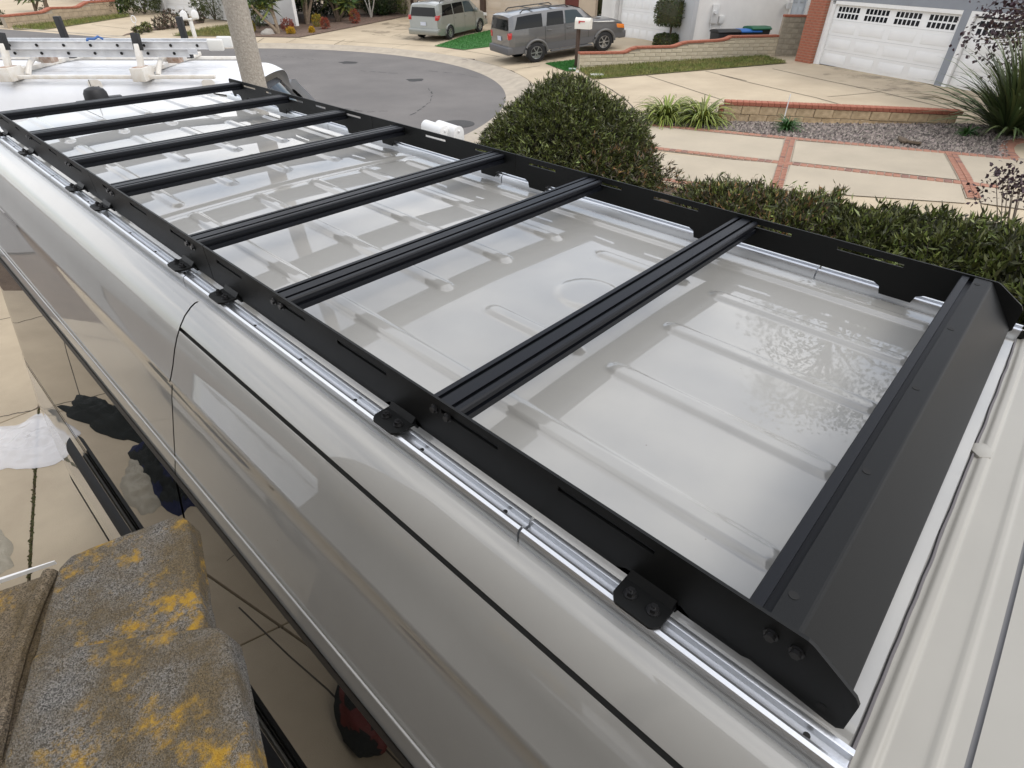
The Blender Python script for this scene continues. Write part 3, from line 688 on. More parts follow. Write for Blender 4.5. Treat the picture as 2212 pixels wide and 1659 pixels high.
# ------------------------------------------------------------------ roof rack
rack = empty('roof_rack', (VC, 1.93, Z(.713)), label='black slatted aluminium roof rack bolted along the beige van roof', cat='roof rack')
XN, XF = .4660, 1.6690
HT = .603
slots = [(.171, .335), (.460, .596), (.752, .915), (1.040, 1.150), (1.33, 1.465), (1.625, 1.76), (1.94, 2.075), (2.225, 2.33), (2.56, 2.69), (2.87, 2.97), (3.09, 3.24), (3.43, 3.50), (3.62, 3.77)]
feet = [.161, .711, 1.420, 1.686, 2.362, 2.648, 3.34, 3.80]
joints = [-.09, 1.533, 2.465, 3.955]
for side, X0 in ((-1, XN), (1, XF)):
    HB = .704 if side < 0 else .684
    for k in range(3):
        y0, y1 = joints[k]+(.0015 if k else 0), joints[k+1]-.0015
        mb = MB(); T = .005
        def bx(a, b, h0, h1): mb.box(X0, X0+T, a, b, Z(h1), Z(h0))
        ya = y0
        if k == 0:   # chamfered front end
            ya = .03
            mb.prism([(ya, Z(HT)), (-.022, Z(HT)), (-.030, Z(.606)), (-.086, Z(.642)), (-.0925, Z(.652)), (-.0945, Z(.705)), (-.088, Z(.7125)), (-.078, Z(.7125)), (.02, Z(.7)), (ya, Z(HB))], 0, X0, X0+T)
        yb = y1
        if k == 2:
            yb = 3.90
            mb.prism([(3.90, Z(HB)), (3.90, Z(HT)), (3.945, Z(HT)), (3.955, Z(.612)), (3.955, Z(.66)), (3.93, Z(.70)), (3.91, Z(.70))], 0, X0, X0+T)
        bx(ya, yb, HT, .620); bx(ya, yb, .629, HB)
        cur = ya
        for a, b in slots:
            if b < ya or a > yb: continue
            if a > cur: bx(cur, a, .620, .629)
            cur = b
        if cur < yb: bx(cur, yb, .620, .629)
        for f_ in feet:
            if ya < f_ < yb: mb.prism([(f_-.062, Z(HB)), (f_-.044, Z(.6925)), (f_-.038, Z(.7125)), (f_+.038, Z(.7125)), (f_+.044, Z(.6925)), (f_+.062, Z(HB))], 0, X0, X0+T)
        pl_ = under(mb.build('side_plate', M_BLACK, bevel=0), rack)
        if side < 0:
            for a, b in slots:
                if a > ya and b < yb:
                    q_ = MB(); q_.box(X0+.0052, X0+.0075, a-.006, b+.006, Z(.635), Z(.615)); q_.build('slot_backing', mat('slate grey strip', (.045, .048, .058), .5), pl_)
    # feet: tabs folded outwards over the rail, each with two bolts
    for f_ in feet:
        mb = MB(); s_ = side; xb = X0+(0 if side < 0 else .005)
        pl = [(xb, f_-.038), (xb+s_*.040, f_-.038), (xb+s_*.050, f_-.030), (xb+s_*.052, f_-.026), (xb+s_*.052, f_+.026), (xb+s_*.050, f_+.030), (xb+s_*.040, f_+.038), (xb, f_+.038)]
        mb.prism(pl, 2, Z(.7015), Z(.6965)); mb.prism([(xb, Z(.7015)), (xb+s_*.010, Z(.6965)), (xb, Z(.686))], 1, f_-.036, f_+.036)
        ft = under(mb.build('mounting_foot', M_BLACK), rack)
        for d_ in (-.018, .018):
            b_ = MB(); c = Vector((xb+s_*.028, f_+d_, Z(.6965))); b_.cyl(c, c+Vector((0, 0, .002)), .0095, n=16); b_.cyl(c+Vector((0, 0, .002)), c+Vector((0, 0, .009)), .0068, n=6); b_.cyl(c+Vector((0, 0, .009)), c+Vector((0, 0, .012)), .003, n=8)
            b_.build('bolt', M_STEEL, ft)
    # aluminium track under the feet
    xr = VC+side*(VC-.436)
    for (a, b) in ((-.112, .366), (.3705, 1.62), (1.6245, 2.9), (2.9045, 4.08)):
        P_ = [(-.0195, Z(.7345)), (-.0195, Z(.712)), (-.0165, Z(.7065)), (-.0110, Z(.7045)), (-.0070, Z(.7060)), (-.0055, Z(.7165)), (.0075, Z(.7165)), (.0085, Z(.7055)), (.0120, Z(.7045)), (.0170, Z(.706)), (.0195, Z(.7105)), (.0195, Z(.7345))]
        mb = MB(); mb.prism([(xr-side*q[0] if False else xr+q[0], q[1]) for q in P_], 1, a, b)
        rl = under(mb.build('mounting_rail', M_ALU, smooth=True), rack)
        y = a+.045
        while y < b-.02:
            hm = MB(); hm.cyl((xr+.001, y, Z(.7162)), (xr+.001, y, Z(.7157)), .0042, n=10); y += .21; hm.build('rail_hole', M_DARK, rl)
bars = [.631, 1.190, 1.660, 2.290, 2.748, 3.309, 3.862]
for yb in bars:
    w_ = .070; y0 = yb-w_; zt = Z(.6125); g_ = .0085; dp = .009
    def gy(c): return [(c-g_/2, 0), (c-g_/2-.001, -.0025), (c-g_/2-.0035, -dp), (c+g_/2+.0035, -dp), (c+g_/2+.001, -.0025), (c+g_/2, 0)]
    pl = [(y0+.003, 0)]+[(y0+a, z) for a, z in gy(.0175)+gy(.0525)]+[(y0+w_-.003, 0), (y0+w_, -.003), (y0+w_, -.012), (y0+w_-.008, -.012), (y0+w_-.008, -.021), (y0+w_, -.021), (y0+w_, -.0335), (y0, -.0335), (y0, -.021), (y0+.008, -.021), (y0+.008, -.012), (y0, -.012), (y0, -.003)]
    mb = MB(); mb.prism([(a, zt+z) for a, z in pl], 0, XN+.0052, XF-.0002); o = under(mb.build('crossbar', M_BLACKAL), rack)
    for side, X0 in ((-1, XN), (1, XF+.005)):
        for d_ in (-.0175, .0175):
            b_ = MB(); c = Vector((X0, yb-w_/2+d_, Z(.629))); e = Vector((side, 0, 0))
            b_.cyl(c, c+e*.0018, .0088, n=14); b_.cyl(c+e*.0018, c+e*.0075, .0062, n=6); b_.build('bolt', M_STEEL, o)
# front bar and folded wind fairing
mb = MB(); pl = [(.049, -.002), (.047, 0), (.033, 0), (.033, -.010), (.022, -.010), (.022, 0), (.012, 0), (.012, -.032), (.049, -.032)]
mb.prism([(a, Z(.607)+z) for a, z in pl], 0, XN+.0052, XF-.0002); fb = under(mb.build('front_bar', M_BLACKAL), rack)
for side, X0 in ((-1, XN), (1, XF+.005)):
    for yy in (.012, -.018):
        b_ = MB(); c = Vector((X0, yy, Z(.631))); e = Vector((side, 0, 0)); b_.cyl(c, c+e*.002, .0088, n=14); b_.cyl(c+e*.002, c+e*.0075, .0062, n=6); b_.build('bolt', M_STEEL, fb)
    b_ = MB(); c = Vector((X0, -.066, Z(.693))); b_.cyl(c, c+Vector((side, 0, 0))*.0008, .0052, n=12); under(b_.build('bolt_hole', M_DARK), rack)
yc_ = -.012
pf = [(.0225, Z(.6075)), (.0225, Z(.6048)), (yc_+.003, Z(.6048)), (yc_, Z(.6055)), (yc_-.003, Z(.6080)), (-.0870, Z(.7000)), (-.0885, Z(.6985+.004)), (-.0150, Z(.6118)), (yc_+.002, Z(.6078))]
mb = MB(); mb.prism([(-.0885 if i == 6 else a, b) for i, (a, b) in enumerate(pf)], 0, XN+.0056, XF-.0006)
fa = under(mb.build('wind_fairing', mat('fairing powder coat', (.006, .0066, .007), .5, bump=.08, bscale=900, spec=.24)), rack)
for q in (z_ for z_ in [(2212*0+ (2600+1745*.603)/1.736, (900+270*.603)/1.736), ((2600+1585*.603)/1.736, (900+547*.603)/1.736), ((2600+1370*.603)/1.736, (900+915*.603)/1.736), ((2600+1067*.603)/1.736, (900+1433*.603)/1.736), ((2200+1040*.7414)/1.736, (1900+443*.7414)/1.736)]):
    hm = MB(); c = onz(q[0], q[1], Z(.6045)); hm.cyl((c.x, min(max(c.y, -.004), .012), Z(.6047)), (c.x, min(max(c.y, -.004), .012), Z(.6042)), .0062, n=14); hm.build('fairing_hole', M_DARK, fa)

# ------------------------------------------------------------------ white work van, its ladder rack and ladder
WA = Vector((1.344, 9.40, 0)); WD = Vector((.717, -.697, 0)).normalized(); WN = Vector((-WD.y, WD.x, 0)); WO = WA+WN*.8
wth = math.atan2(WD.y, WD.x)
M_WVAN = paint('white van paint', (.74, .75, .77), wave=.03, rough=.4, coat=.7)
M_DIRTY = mat('weathered white steel', (.80, .78, .74), .5, c2=(.68, .63, .55), scale=12, detail=8)
M_RUSTW = mat('rusty white steel', (.35, .20, .13), .8, c2=(.62, .55, .48), scale=16)
wv = empty('work_van', WO, wth, label='white work van with ribbed roof parked beyond the beige van', cat='van')
ZR = 2.255
wprof = [(-1.0, .45), (-1.02, .9), (-1.01, 1.35), (-.99, 1.62), (-.96, 1.80), (-.93, 1.90), (-.905, 2.0), (-.88, 2.08), (-.83, 2.15), (-.75, 2.20), (-.66, 2.222)]
def wroof(y): return ZR-.033*(y/.66)**2
wsec = wprof+[(y, wroof(y)) for y in lin(-.62, .62, 63)]+[(-y, z) for y, z in wprof[::-1]]
def rib(s, y):
    if s > 2.45 or abs(y) > .6: return 0
    return .022*(1 if (y/.1) % 1 < .45 else 0)*ss(2.45, 2.40, s) if abs(y) < .6 else 0
S_ = lin(-2.6, 2.2, 13)+[2.40, 2.43, 2.46, 2.5, 2.6, 2.68, 2.74, 2.78, 2.81]
def wpt(s, j):
    y, z = wsec[j]; t = max(s-2.55, 0)
    z2_ = z+(rib(s, y) if 9 < j < 73 else 0); 
    if z > 1.9: z2_ -= t*t*1.1*(z-1.5)/.6
    return (s, y*(1-t*t*.6), z2_)
n = len(wsec)
def wshell(name, j0, j1, mt): 
    v = [wpt(s, j) for s in S_ for j in range(j0, j1+1)]; m_ = j1-j0+1
    return pyd(name, v, [(i*m_+j, i*m_+j+1, (i+1)*m_+j+1, (i+1)*m_+j) for i in range(len(S_)-1) for j in range(m_-1)], mt, wv, True)
wshell('side_panel', 0, 9, M_WVAN); wshell('roof', 9, n-10, M_WVAN); wshell('side_panel', n-10, n-1, M_WVAN)
rb = MB()
for (z, off) in ((1.70, .006), (1.86, .012)):
    yy = [y for y, q in wprof if abs(q-z) < .12][0]
    rb.tube([(s, -(.987 if z < 1.8 else .945)-.004, z) for s in (-2.6, 0, 2.4, 2.6)], .006, 6)
rb.build('drip_rail', M_JOINT, wv)
# windscreen, bonnet, side window
def strip_faces(name, secs, mt, parent=None, smooth=True):
    n_ = len(secs[0]); return pyd(name, [p for q in secs for p in q], [(i*n_+j, i*n_+j+1, (i+1)*n_+j+1, (i+1)*n_+j) for i in range(len(secs)-1) for j in range(n_-1)], mt, parent, smooth)
def cross(s, hw, z, cr_): return [(s-.12*(y/hw)**2, y, z-cr_*(y/hw)**2) for y in lin(-hw, hw, 15)]
strip_faces('windscreen', [cross(2.84, .80, 2.03, .06), cross(3.1, .86, 1.72, .05), cross(3.40, .90, 1.36, .04)], M_GLASS, wv)
strip_faces('windscreen_frame', [cross(2.78, .82, 2.08, .07), cross(2.845, .815, 2.035, .065)], M_BLACKPL, wv)
strip_faces('bonnet', [cross(3.38, .96, 1.36, .05), cross(3.7, .97, 1.28, .06), cross(4.0, .96, 1.18, .07), cross(4.12, .94, 1.05, .05), cross(4.16, .94, .5, .02)], M_WVAN, wv)
for s_ in (-1, 1):
    d_ = MB(); d_.add([(2.4, s_*1.0, .45), (4.14, s_*.96, .45), (4.12, s_*.955, 1.0), (3.38, s_*.965, 1.35), (2.9, s_*.86, 1.98), (2.4, s_*.98, 1.95)], [tuple(range(6))]); d_.build('front_wing', M_WVAN, wv)
    g_ = MB(); g_.add([(2.2, s_*1.022, 1.33), (3.2, s_*.99, 1.33), (2.86, s_*.92, 1.84), (2.2, s_*.985, 1.84)], [(0, 1, 2, 3)]); g_.build('door_window', M_GLASS, wv)
    g_ = MB(); g_.box(3.85, 4.1, s_*.93-.06, s_*.93+.06, .85, 1.05); g_.build('headlight', M_CLEAR, wv, bevel=.02)
wb = MB(); wb.add([(-2.6, y, z) for y, z in wsec], [tuple(range(n))]); wb.build('rear_panel', M_WVAN, wv)
for s in (-1.6, 3.2):
    for s_ in (-1, 1): wheel(wv, (s, s_*.92, .36), .36, .22, axis='y')
lr = empty('ladder_rack', WO+Vector((0, 0, 2.16)), wth, label='white steel ladder rack with clamps on the white work van roof', cat='ladder rack')
for s_ in (-1, 1):
    mb = MB(); mb.box(-2.4, 2.45, s_*.80-.022, s_*.80+.022, .075, .115); mb.build('rail', M_DIRTY, lr, bevel=.008)
    for s in (-1.8, 1.05, 2.36):
        mb = MB(); mb.prism([(s-.085, -.10), (s+.085, -.10), (s+.075, .05), (s+.045, .072), (s-.045, .072), (s-.075, .05)], 1, s_*.80-.030, s_*.80-.024) if s_ < 0 else mb.prism([(s-.085, -.10), (s+.085, -.10), (s+.075, .05), (s+.045, .072), (s-.045, .072), (s-.075, .05)], 1, s_*.80+.024, s_*.80+.030)
        mt_ = mb.build('mount', M_DIRTY, lr)
        for d_ in (-.03, .03):
            h_ = MB(); h_.cyl((s+d_, s_*.831, -.01), (s+d_, s_*.834, -.01), .014, n=10); h_.build('bolt', M_DARK, mt_)
for s in (.12, 1.62):
    mb = MB(); mb.box(s-.05, s+.05, -.86, .86, .118, .165); mb.build('crossbar', M_DIRTY, lr, bevel=.006)
    mb = MB(); mb.box(s-.075, s+.075, -.92, -.66, .06, .20); mb.build('clamp_box', M_DIRTY, lr, bevel=.01)
    mb = MB(); mb.box(s-.05, s+.05, -.90, -.70, .2005, .204); mb.build('clamp_pad', M_RUSTW, lr)
    mb = MB(); mb.prism([(-.80, .20), (-.74, .20), (-.66, .42), (-.72, .43)], 0, s-.03, s+.03); mb.build('clamp_arm', M_DIRTY, lr, bevel=.006)
    mb = MB(); mb.prism([(-.735, .36), (-.66, .35), (-.63, .52), (-.70, .53)], 0, s-.04, s+.04); mb.build('rubber_grip', M_BLACKPL, lr, bevel=.006)
    mb = MB(); mb.tube([(s+.13, -.70, .10), (s+.13, -.60, .20), (s+.13, -.48, .25), (s+.13, -.40, .22)], .028, 8); mb.build('lever', M_DIRTY, lr, smooth=True)
    mb = MB(); mb.box(s+.16, s+.30, -.44, -.30, .19, .27); mb.build('hinge', M_RUSTW, lr, bevel=.008)
    mb = MB(); mb.box(s+.12, s+.19, .20, .27, .16, .62); mb.build('stop_post', M_BLACKPL, lr, bevel=.006)
M_LADAL = mat('weathered ladder aluminium', (.82, .83, .84), .42, metal=.3, c2=(.66, .67, .69), scale=9, detail=8)
ld = empty('ladder', WO+Vector((0, 0, 2.43)), wth, label='long aluminium extension ladder lying on the white van rack', cat='ladder')
for sec, (s0, s1, z0, hw) in enumerate(((-2.9, 2.12, .0, .125), (-2.9, 2.40, .085, .155))):
    for s_ in (-1, 1):
        y = -.44+s_*hw; mb = MB()
        pl = [(y-.012, z0), (y+.012, z0), (y+.012, z0+.008), (y+.003, z0+.010), (y+.003, z0+.070), (y+.012, z0+.072), (y+.012, z0+.080), (y-.012, z0+.080), (y-.012, z0+.072), (y-.003, z0+.070), (y-.003, z0+.010), (y-.012, z0+.008)]
        rl = MB(); rl.prism(pl, 0, s0, s1); q = rl.build('stile', M_LADAL, ld)
    s = 2.26 if sec else 2.26-.305
    while s > -2.2:
        rg = MB(); rg.cyl((s, -.44-hw-.006, z0+.04), (s, -.44+hw+.006, z0+.04), .017, n=10); r_ = rg.build('rung', M_LADAL, ld)
        e_ = MB(); e_.cyl((s, -.44-hw-.0075, z0+.04), (s, -.44-hw-.014, z0+.04), .016, n=10); e_.build('rung_end', M_DARK, r_); s -= .305
for s_ in (-1, 1):
    mb = MB(); y = -.44+s_*.155; mb.box(2.38, 2.56, y-.022, y+.022, .07, .19); mb.build('end_cap', mat('milky plastic', (.75, .75, .72), .4), ld, bevel=.018, seg=3)

# ------------------------------------------------------------------ concrete lamp post
M_POLE = mat('exposed aggregate concrete', (.44, .40, .345), .9, c2=(.30, .27, .23), scale=55, bump=1.0, bscale=70, detail=3)
pc = CAMP+ray(537, 100)*5.5; pb = Vector((pc.x-.03, pc.y, 0)); mb = MB(); n = 14; v = []
hsz = lin(0, 8.6, 30)
for z in hsz:
    r_ = .125-.0055*z
    v += [(r_*math.cos(2*math.pi*k/n), r_*math.sin(2*math.pi*k/n), z) for k in range(n)]
mb.add(v, [(i*n+k, i*n+(k+1) % n, (i+1)*n+(k+1) % n, (i+1)*n+k) for i in range(len(hsz)-1) for k in range(n)])
lp = empty('lamp_post', pb, label='round concrete lamp post standing between the two vans', cat='lamp post')
mb.build('shaft', M_POLE, lp, smooth=True)
mb = MB(); mb.cyl((0, 0, 0), (0, 0, .12), .19, .17, n=16); mb.build('footing', M_POLE, lp, bevel=.01)
mb = MB(); mb.tube([(0, 0, 8.4), (.1, .5, 8.9), (.3, 1.3, 9.05)], .03, 8); mb.build('arm', M_LADAL, lp, smooth=True)
mb = MB(); mb.box(.2, .42, 1.2, 1.75, 8.98, 9.12); mb.build('lamp_head', M_LADAL, lp, bevel=.03)

# ------------------------------------------------------------------ mailboxes
def mailbox(a, b, wd, ht, label, group, flag=None, post=None, mt=None, lettering=None, plain=True):
    """barrel-topped box from a (back) to b (door end); a,b on its floor line"""
    a = Vector(a); b = Vector(b); Lg = (b-a).length; th = math.atan2(b.y-a.y, b.x-a.x)
    e = empty('mailbox', a, th, label=label, cat='mailbox', group=group)
    pr = [(-wd/2, 0), (wd/2, 0), (wd/2, ht-wd/2)]+[(wd/2*math.cos(t), ht-wd/2+wd/2*math.sin(t)) for t in lin(0, math.pi, 13)[1:-1]]+[(-wd/2, ht-wd/2)]
    mb = MB(); mb.prism(pr, 0, 0, Lg-.02); mb.build('shell', mt or M_WHITE, e, smooth=True)
    pr2 = [(y*1.05, ht/2+(z-ht/2)*1.05) for y, z in pr]
    mb = MB(); mb.prism(pr2, 0, Lg-.022, Lg); d_ = mb.build('door', mt or M_WHITE, e, bevel=.005)
    mb = MB(); mb.box(Lg, Lg+.02, -.02, .02, ht*.7, ht*.78); mb.build('handle', mt or M_WHITE, d_)
    if flag:
        mb = MB(); s_ = flag; mb.box(Lg*.35, Lg*.75, s_*(wd/2+.004), s_*(wd/2+.012), ht*.62, ht*.72); mb.box(Lg*.66, Lg*.75, s_*(wd/2+.0125), s_*(wd/2+.016), ht*.5, ht*.73); mb.build('flag', mat('red flag', (.5, .03, .03), .5), e)
    if post:
        mb = MB(); mb.box(Lg/2-post[0]/2, Lg/2+post[0]/2, -post[0]/2, post[0]/2, -post[1], -.001); mb.build('post', post[2], e, bevel=.006)
    return e
a = onz(950, 296, 1.03); b = onz(1009, 317, 1.03); d = (b-a); d.z = 0; dl = d.length; b = a+d.normalized()*.56
mailbox(a, b, .19, .26, 'white barrel mailbox next to the bush, its round door facing right', 'white mailboxes at the near kerb', post=(.1, 1.12, M_WHITE))
nn_ = Vector((-d.normalized().y, d.normalized().x, 0)); off = onz(922, 295, 1.03)-a
mailbox(a+off, a+off+d.normalized()*.56, .19, .26, 'white barrel mailbox half hidden by the rack plate, left of its twin', 'white mailboxes at the near kerb', post=(.1, 1.12, M_WHITE))
# mailbox on a brown post at the end of the cream wall
mp_ = terr(*z3(797, 556)); s_ = mpp(mp_); hgt = 255*.2604*s_*1.06
a = mp_+Vector((0, 0, hgt)); ang = math.atan2((terr(*z3(900, 560))-mp_).y, (terr(*z3(900, 560))-mp_).x)
dr = Vector((math.cos(ang), math.sin(ang), 0)); Lg = 128*.2604*s_
mbx = mailbox(a+dr*Lg*.80, a-dr*Lg*.20, .26, .34, 'cream mailbox with a red flag on a brown timber post by the block wall', 'kerbside mailboxes', flag=1, mt=mat('cream metal', (.74, .71, .64), .5))
mb = MB(); mb.box(-.055, .055, -.055, .055, -.05, hgt); o = mb.build('post', M_BROWN, mbx, bevel=.008); o.parent = mbx; o.matrix_local = mbx.matrix_basis.inverted() @ Matrix.Translation(mp_)
# twin mailboxes across the street at the far left
mp_ = terr(*z1(1620, 312)); s_ = mpp(mp_); hgt = 142*.2604*s_*.95
ml = empty('mailbox_stand', mp_, .25, label='white post and arm holding two white mailboxes across the street', cat='mailbox post')
mb = MB(); mb.box(-.07, .07, -.07, .07, -.05, hgt-.02); mb.build('post', M_WHITE, ml, bevel=.01); mb = MB(); mb.box(-.4, .4, -.12, .12, hgt-.06, hgt); mb.build('arm', M_WHITE, ml, bevel=.01)
for k, (dx, lab) in enumerate(((-.24, 'white mailbox across the street, left one of two on a post'), (.24, 'white mailbox across the street, right one of two on a post'))):
    c = mp_+Vector((dx*1.25, dx*.35, hgt)); mailbox(c+Vector((.15, .3, 0)), c-Vector((.1, .28, 0)), .30, .32, lab, 'kerbside mailboxes')

# ------------------------------------------------------------------ shrubs
def shell_points(n, c, r, lump=.12, seed=0, inner=.72, zmin=-.2, taper=0.0):
    out = []; k = 0
    P_ = rng.normal(size=(n*3, 3)); P_ /= np.linalg.norm(P_, axis=1)[:, None]
    P_ = P_[P_[:, 2] > zmin][:n]
    tp_ = 1-taper*np.clip(P_[:, 2], 0, 1)**1.2; P_ = P_*np.stack([tp_, tp_, np.ones_like(tp_)], -1)
    res = []; 
    for p in P_:
        q = Vector(p); lm = 1+lump*noise.noise(q*2.3+Vector((seed, 0, 0)))+lump*.6*noise.noise(q*6+Vector((0, seed, 0)))
        t = lm*random.uniform(inner, 1.0)**.5 if random.random() < .75 else lm*random.uniform(inner, 1.04)
        res.append((c[0]+p[0]*r[0]*t, c[1]+p[1]*r[1]*t, c[2]+p[2]*r[2]*t))
    return np.array(res), P_
def whorls(C, Nrm, per, ln, wd, spread=.75, up=.35):
    """each tip carries a little rosette of leaves"""
    m_ = len(C); C2 = np.repeat(C, per, 0); B = np.repeat(Nrm, per, 0).copy(); B[:, 2] += up
    D = B+rng.normal(size=B.shape)*spread
    return C2+rng.normal(size=C2.shape)*ln*.15, D, rng.uniform(.6, 1.25, len(C2))*ln, rng.uniform(.7, 1.2, len(C2))*wd
def trunks(name, base, tips, r0, mt, parent):
    mb = MB()
    for t in tips:
        m_ = Vector(base).lerp(Vector(t), .5)+Vector((random.gauss(0, .05), random.gauss(0, .05), .05)); mb.tube([base, m_, t], [r0, r0*.7, r0*.35], 6)
    return mb.build(name, mt, parent, smooth=True)
def hedge_bush(name, label, group, c, r, n, per, ln, wd, seed, mts, twigs=60, lump=.13, z0=0.0, zmin=-.35, dark=True, taper=0.0):
    e = empty(name, (c[0], c[1], z0), label=label, cat='shrub', group=group)
    C, Nn = shell_points(n, (0, 0, c[2]-z0), r, lump, seed, zmin=zmin, taper=taper)
    a = whorls(C, Nn, per, ln, wd); leaves('foliage', *a, mts, e)
    mb = MB()
    for i in random.sample(range(len(C)), min(twigs, len(C))):
        p = Vector(C[i]); b_ = Vector((p.x*.35, p.y*.35, max(.05, p.z*.3))); mb.tube([b_, b_.lerp(p, .6)+Vector((random.gauss(0, .04), random.gauss(0, .04), 0)), p*1.0], [.012, .008, .003], 4)
    SC = []; SD = []
    for i in random.sample(range(len(C)), max(25, len(C)//28)):
        p = Vector(C[i]); d_ = (Vector(Nn[i])+Vector((random.gauss(0, .35), random.gauss(0, .35), .55))).normalized(); l_ = random.uniform(.08, .24)
        mb.tube([p, p+d_*l_], [.004, .0015], 4)
        for k in range(7): SC.append(p+d_*l_*(k+1)/7); SD.append(d_*.5+Vector((random.gauss(0, .6), random.gauss(0, .6), random.gauss(0, .4))))
    leaves('shoots', np.array(SC), np.array(SD), rng.uniform(.6, 1.1, len(SC))*ln*.9, wd*.9, [M_LEAFT, M_LEAF], e)['kind'] = 'stuff'
    mb.cyl((0, 0, -.05), (0, 0, max(.15, (c[2]-z0)*.6)), .06, .035, n=8); mb.build('branches', M_TWIG, e)['kind'] = 'stuff'
    # inner mass of darker leaves so that the middle is dense
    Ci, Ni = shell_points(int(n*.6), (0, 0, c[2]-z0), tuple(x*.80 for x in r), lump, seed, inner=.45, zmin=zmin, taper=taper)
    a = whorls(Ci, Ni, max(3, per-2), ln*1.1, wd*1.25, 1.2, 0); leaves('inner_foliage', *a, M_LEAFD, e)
    return e
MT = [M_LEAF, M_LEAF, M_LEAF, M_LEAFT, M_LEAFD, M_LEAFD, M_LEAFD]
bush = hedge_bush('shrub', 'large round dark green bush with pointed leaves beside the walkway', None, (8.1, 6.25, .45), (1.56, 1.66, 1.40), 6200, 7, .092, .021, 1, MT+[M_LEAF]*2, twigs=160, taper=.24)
# drier lower fringe of the round bush
C, Nn = shell_points(900, (-.25, -1.0, .25), (1.3, 1.35, .85), .2, 9, zmin=-.1)
a = whorls(C, Nn, 5, .10, .02); leaves('dry_foliage', *a, [M_LEAFD, M_LEAFB, M_TWIG, M_LEAF], bush)
hx = [(7.75, 3.2, .7, .45, .95), (7.45, 2.9, 1.0, .70, 1.02), (7.55, 2.05, 1.05, .70, 1.05), (7.60, 1.2, 1.1, .72, 1.08), (7.45, .35, 1.15, .75, 1.2), (6.9, -.45, 1.1, .8, 1.45), (6.2, -1.0, 1.0, .8, 1.6)]
hl = ['thin twiggy hedge shrub nearest the big round bush', 'hedge shrub second from the round bush, tawny green', 'hedge shrub third from the round bush, beyond the third crossbar', 'hedge shrub in the middle of the row before the brick banded walk', 'dark green hedge shrub third from the right edge', 'broad leafy hedge shrub second from the right edge', 'dark leafy hedge shrub at the right edge behind the fairing']
for i, (x, y, rx, ry, top) in enumerate(hx):
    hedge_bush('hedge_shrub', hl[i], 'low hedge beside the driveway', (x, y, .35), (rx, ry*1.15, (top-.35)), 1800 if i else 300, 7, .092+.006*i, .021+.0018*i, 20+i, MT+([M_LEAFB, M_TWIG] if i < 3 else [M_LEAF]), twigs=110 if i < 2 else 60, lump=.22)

def strap_plant(name, label, cat, base, n, ln, wd, spread, mt, arch=.5, group=None, stiff=False, extra=None):
    e = empty(name, base, label=label, cat=cat, group=group); mb = MB()
    for i in range(n):
        th = random.uniform(0, 2*math.pi); el = random.uniform(*spread); l_ = ln*random.uniform(.6, 1.1); w_ = wd*random.uniform(.7, 1.2)
        d = Vector((math.cos(th), math.sin(th), 0)); sd_ = Vector((-d.y, d.x, 0)); p = d*random.uniform(0, .06)*ln; v = []; a = el; k = 6
        tw = random.gauss(0, .5)
        for j in range(k+1):
            t = j/k; ww = w_*(1-t**2.2)*(.6+.4*min(1, t*4))+.001
            s2 = sd_*math.cos(tw*t)+Vector((0, 0, 1))*math.sin(tw*t)
            v += [p+s2*ww/2, p-s2*ww/2]; p = p+(d*math.cos(a)+Vector((0, 0, 1))*math.sin(a))*l_/k; a -= arch*random.uniform(.6, 1.4)*(t+.3)
        mb.add(v, [(2*j, 2*j+1, 2*j+3, 2*j+2) for j in range(k)], 0 if not extra or random.random() > .12 else 1)
    mb.build('leaf_clump', [mt, extra] if extra else mt, e); return e
def clump(px, w2212, label, mt, n=120, cat='plant', name='strap_leaf_plant', group=None, spread=(.35, 1.3), arch=.5, lnf=.95, wdf=.045, extra=None):
    b = terr(*px); s_ = w2212*mpp(b); return strap_plant(name, label, cat, b, n, s_*lnf, s_*wdf, spread, mt, arch, group, extra=extra)
clump(z3(1530, 1012), 92, 'yellow green strap leaf clump by the walk, left of the pair', M_STRAP, 330, group='strap leaf clumps by the walkway')
clump(z3(1830, 1032), 92, 'yellow green strap leaf clump beside the low brick capped wall', M_STRAP, 330, group='strap leaf clumps by the walkway')
M_STRAPG = mat('green strap leaf', (.04, .115, .02), .5, island=.4)
clump(z4(480, 955), 42, 'small bright green clump with a white stake in the gravel', M_STRAPG, 140, spread=(.6, 1.5), lnf=1.1, wdf=.07)
clump(z4(1790, 985), 36, 'small low green clump in the gravel under the big flax', M_STRAPG, 90, spread=(.3, 1.3), lnf=1.1, wdf=.07)
M_FLAXY = mat('yellowed flax leaf', (.30, .24, .09), .6, island=.4)
fb_ = terr(*z4(2080, 985)); strap_plant('flax_plant', 'big spiky dark green flax plant at the right edge before the garage', 'plant', fb_, 560, 2.15, .062, (.35, 1.5), M_FLAX, .20, extra=M_FLAXY)
# white stake
st = terr(*z4(455, 900)); mb = MB(); mb.cyl((0, 0, 0), (.02, .01, 190*.2969*mpp(st)*1.02), .014, .012, n=8); o = mb.build('stake', M_WHITE); o.location = st; tag(o, 'thin white stake standing in the gravel by the low wall', 'stake')

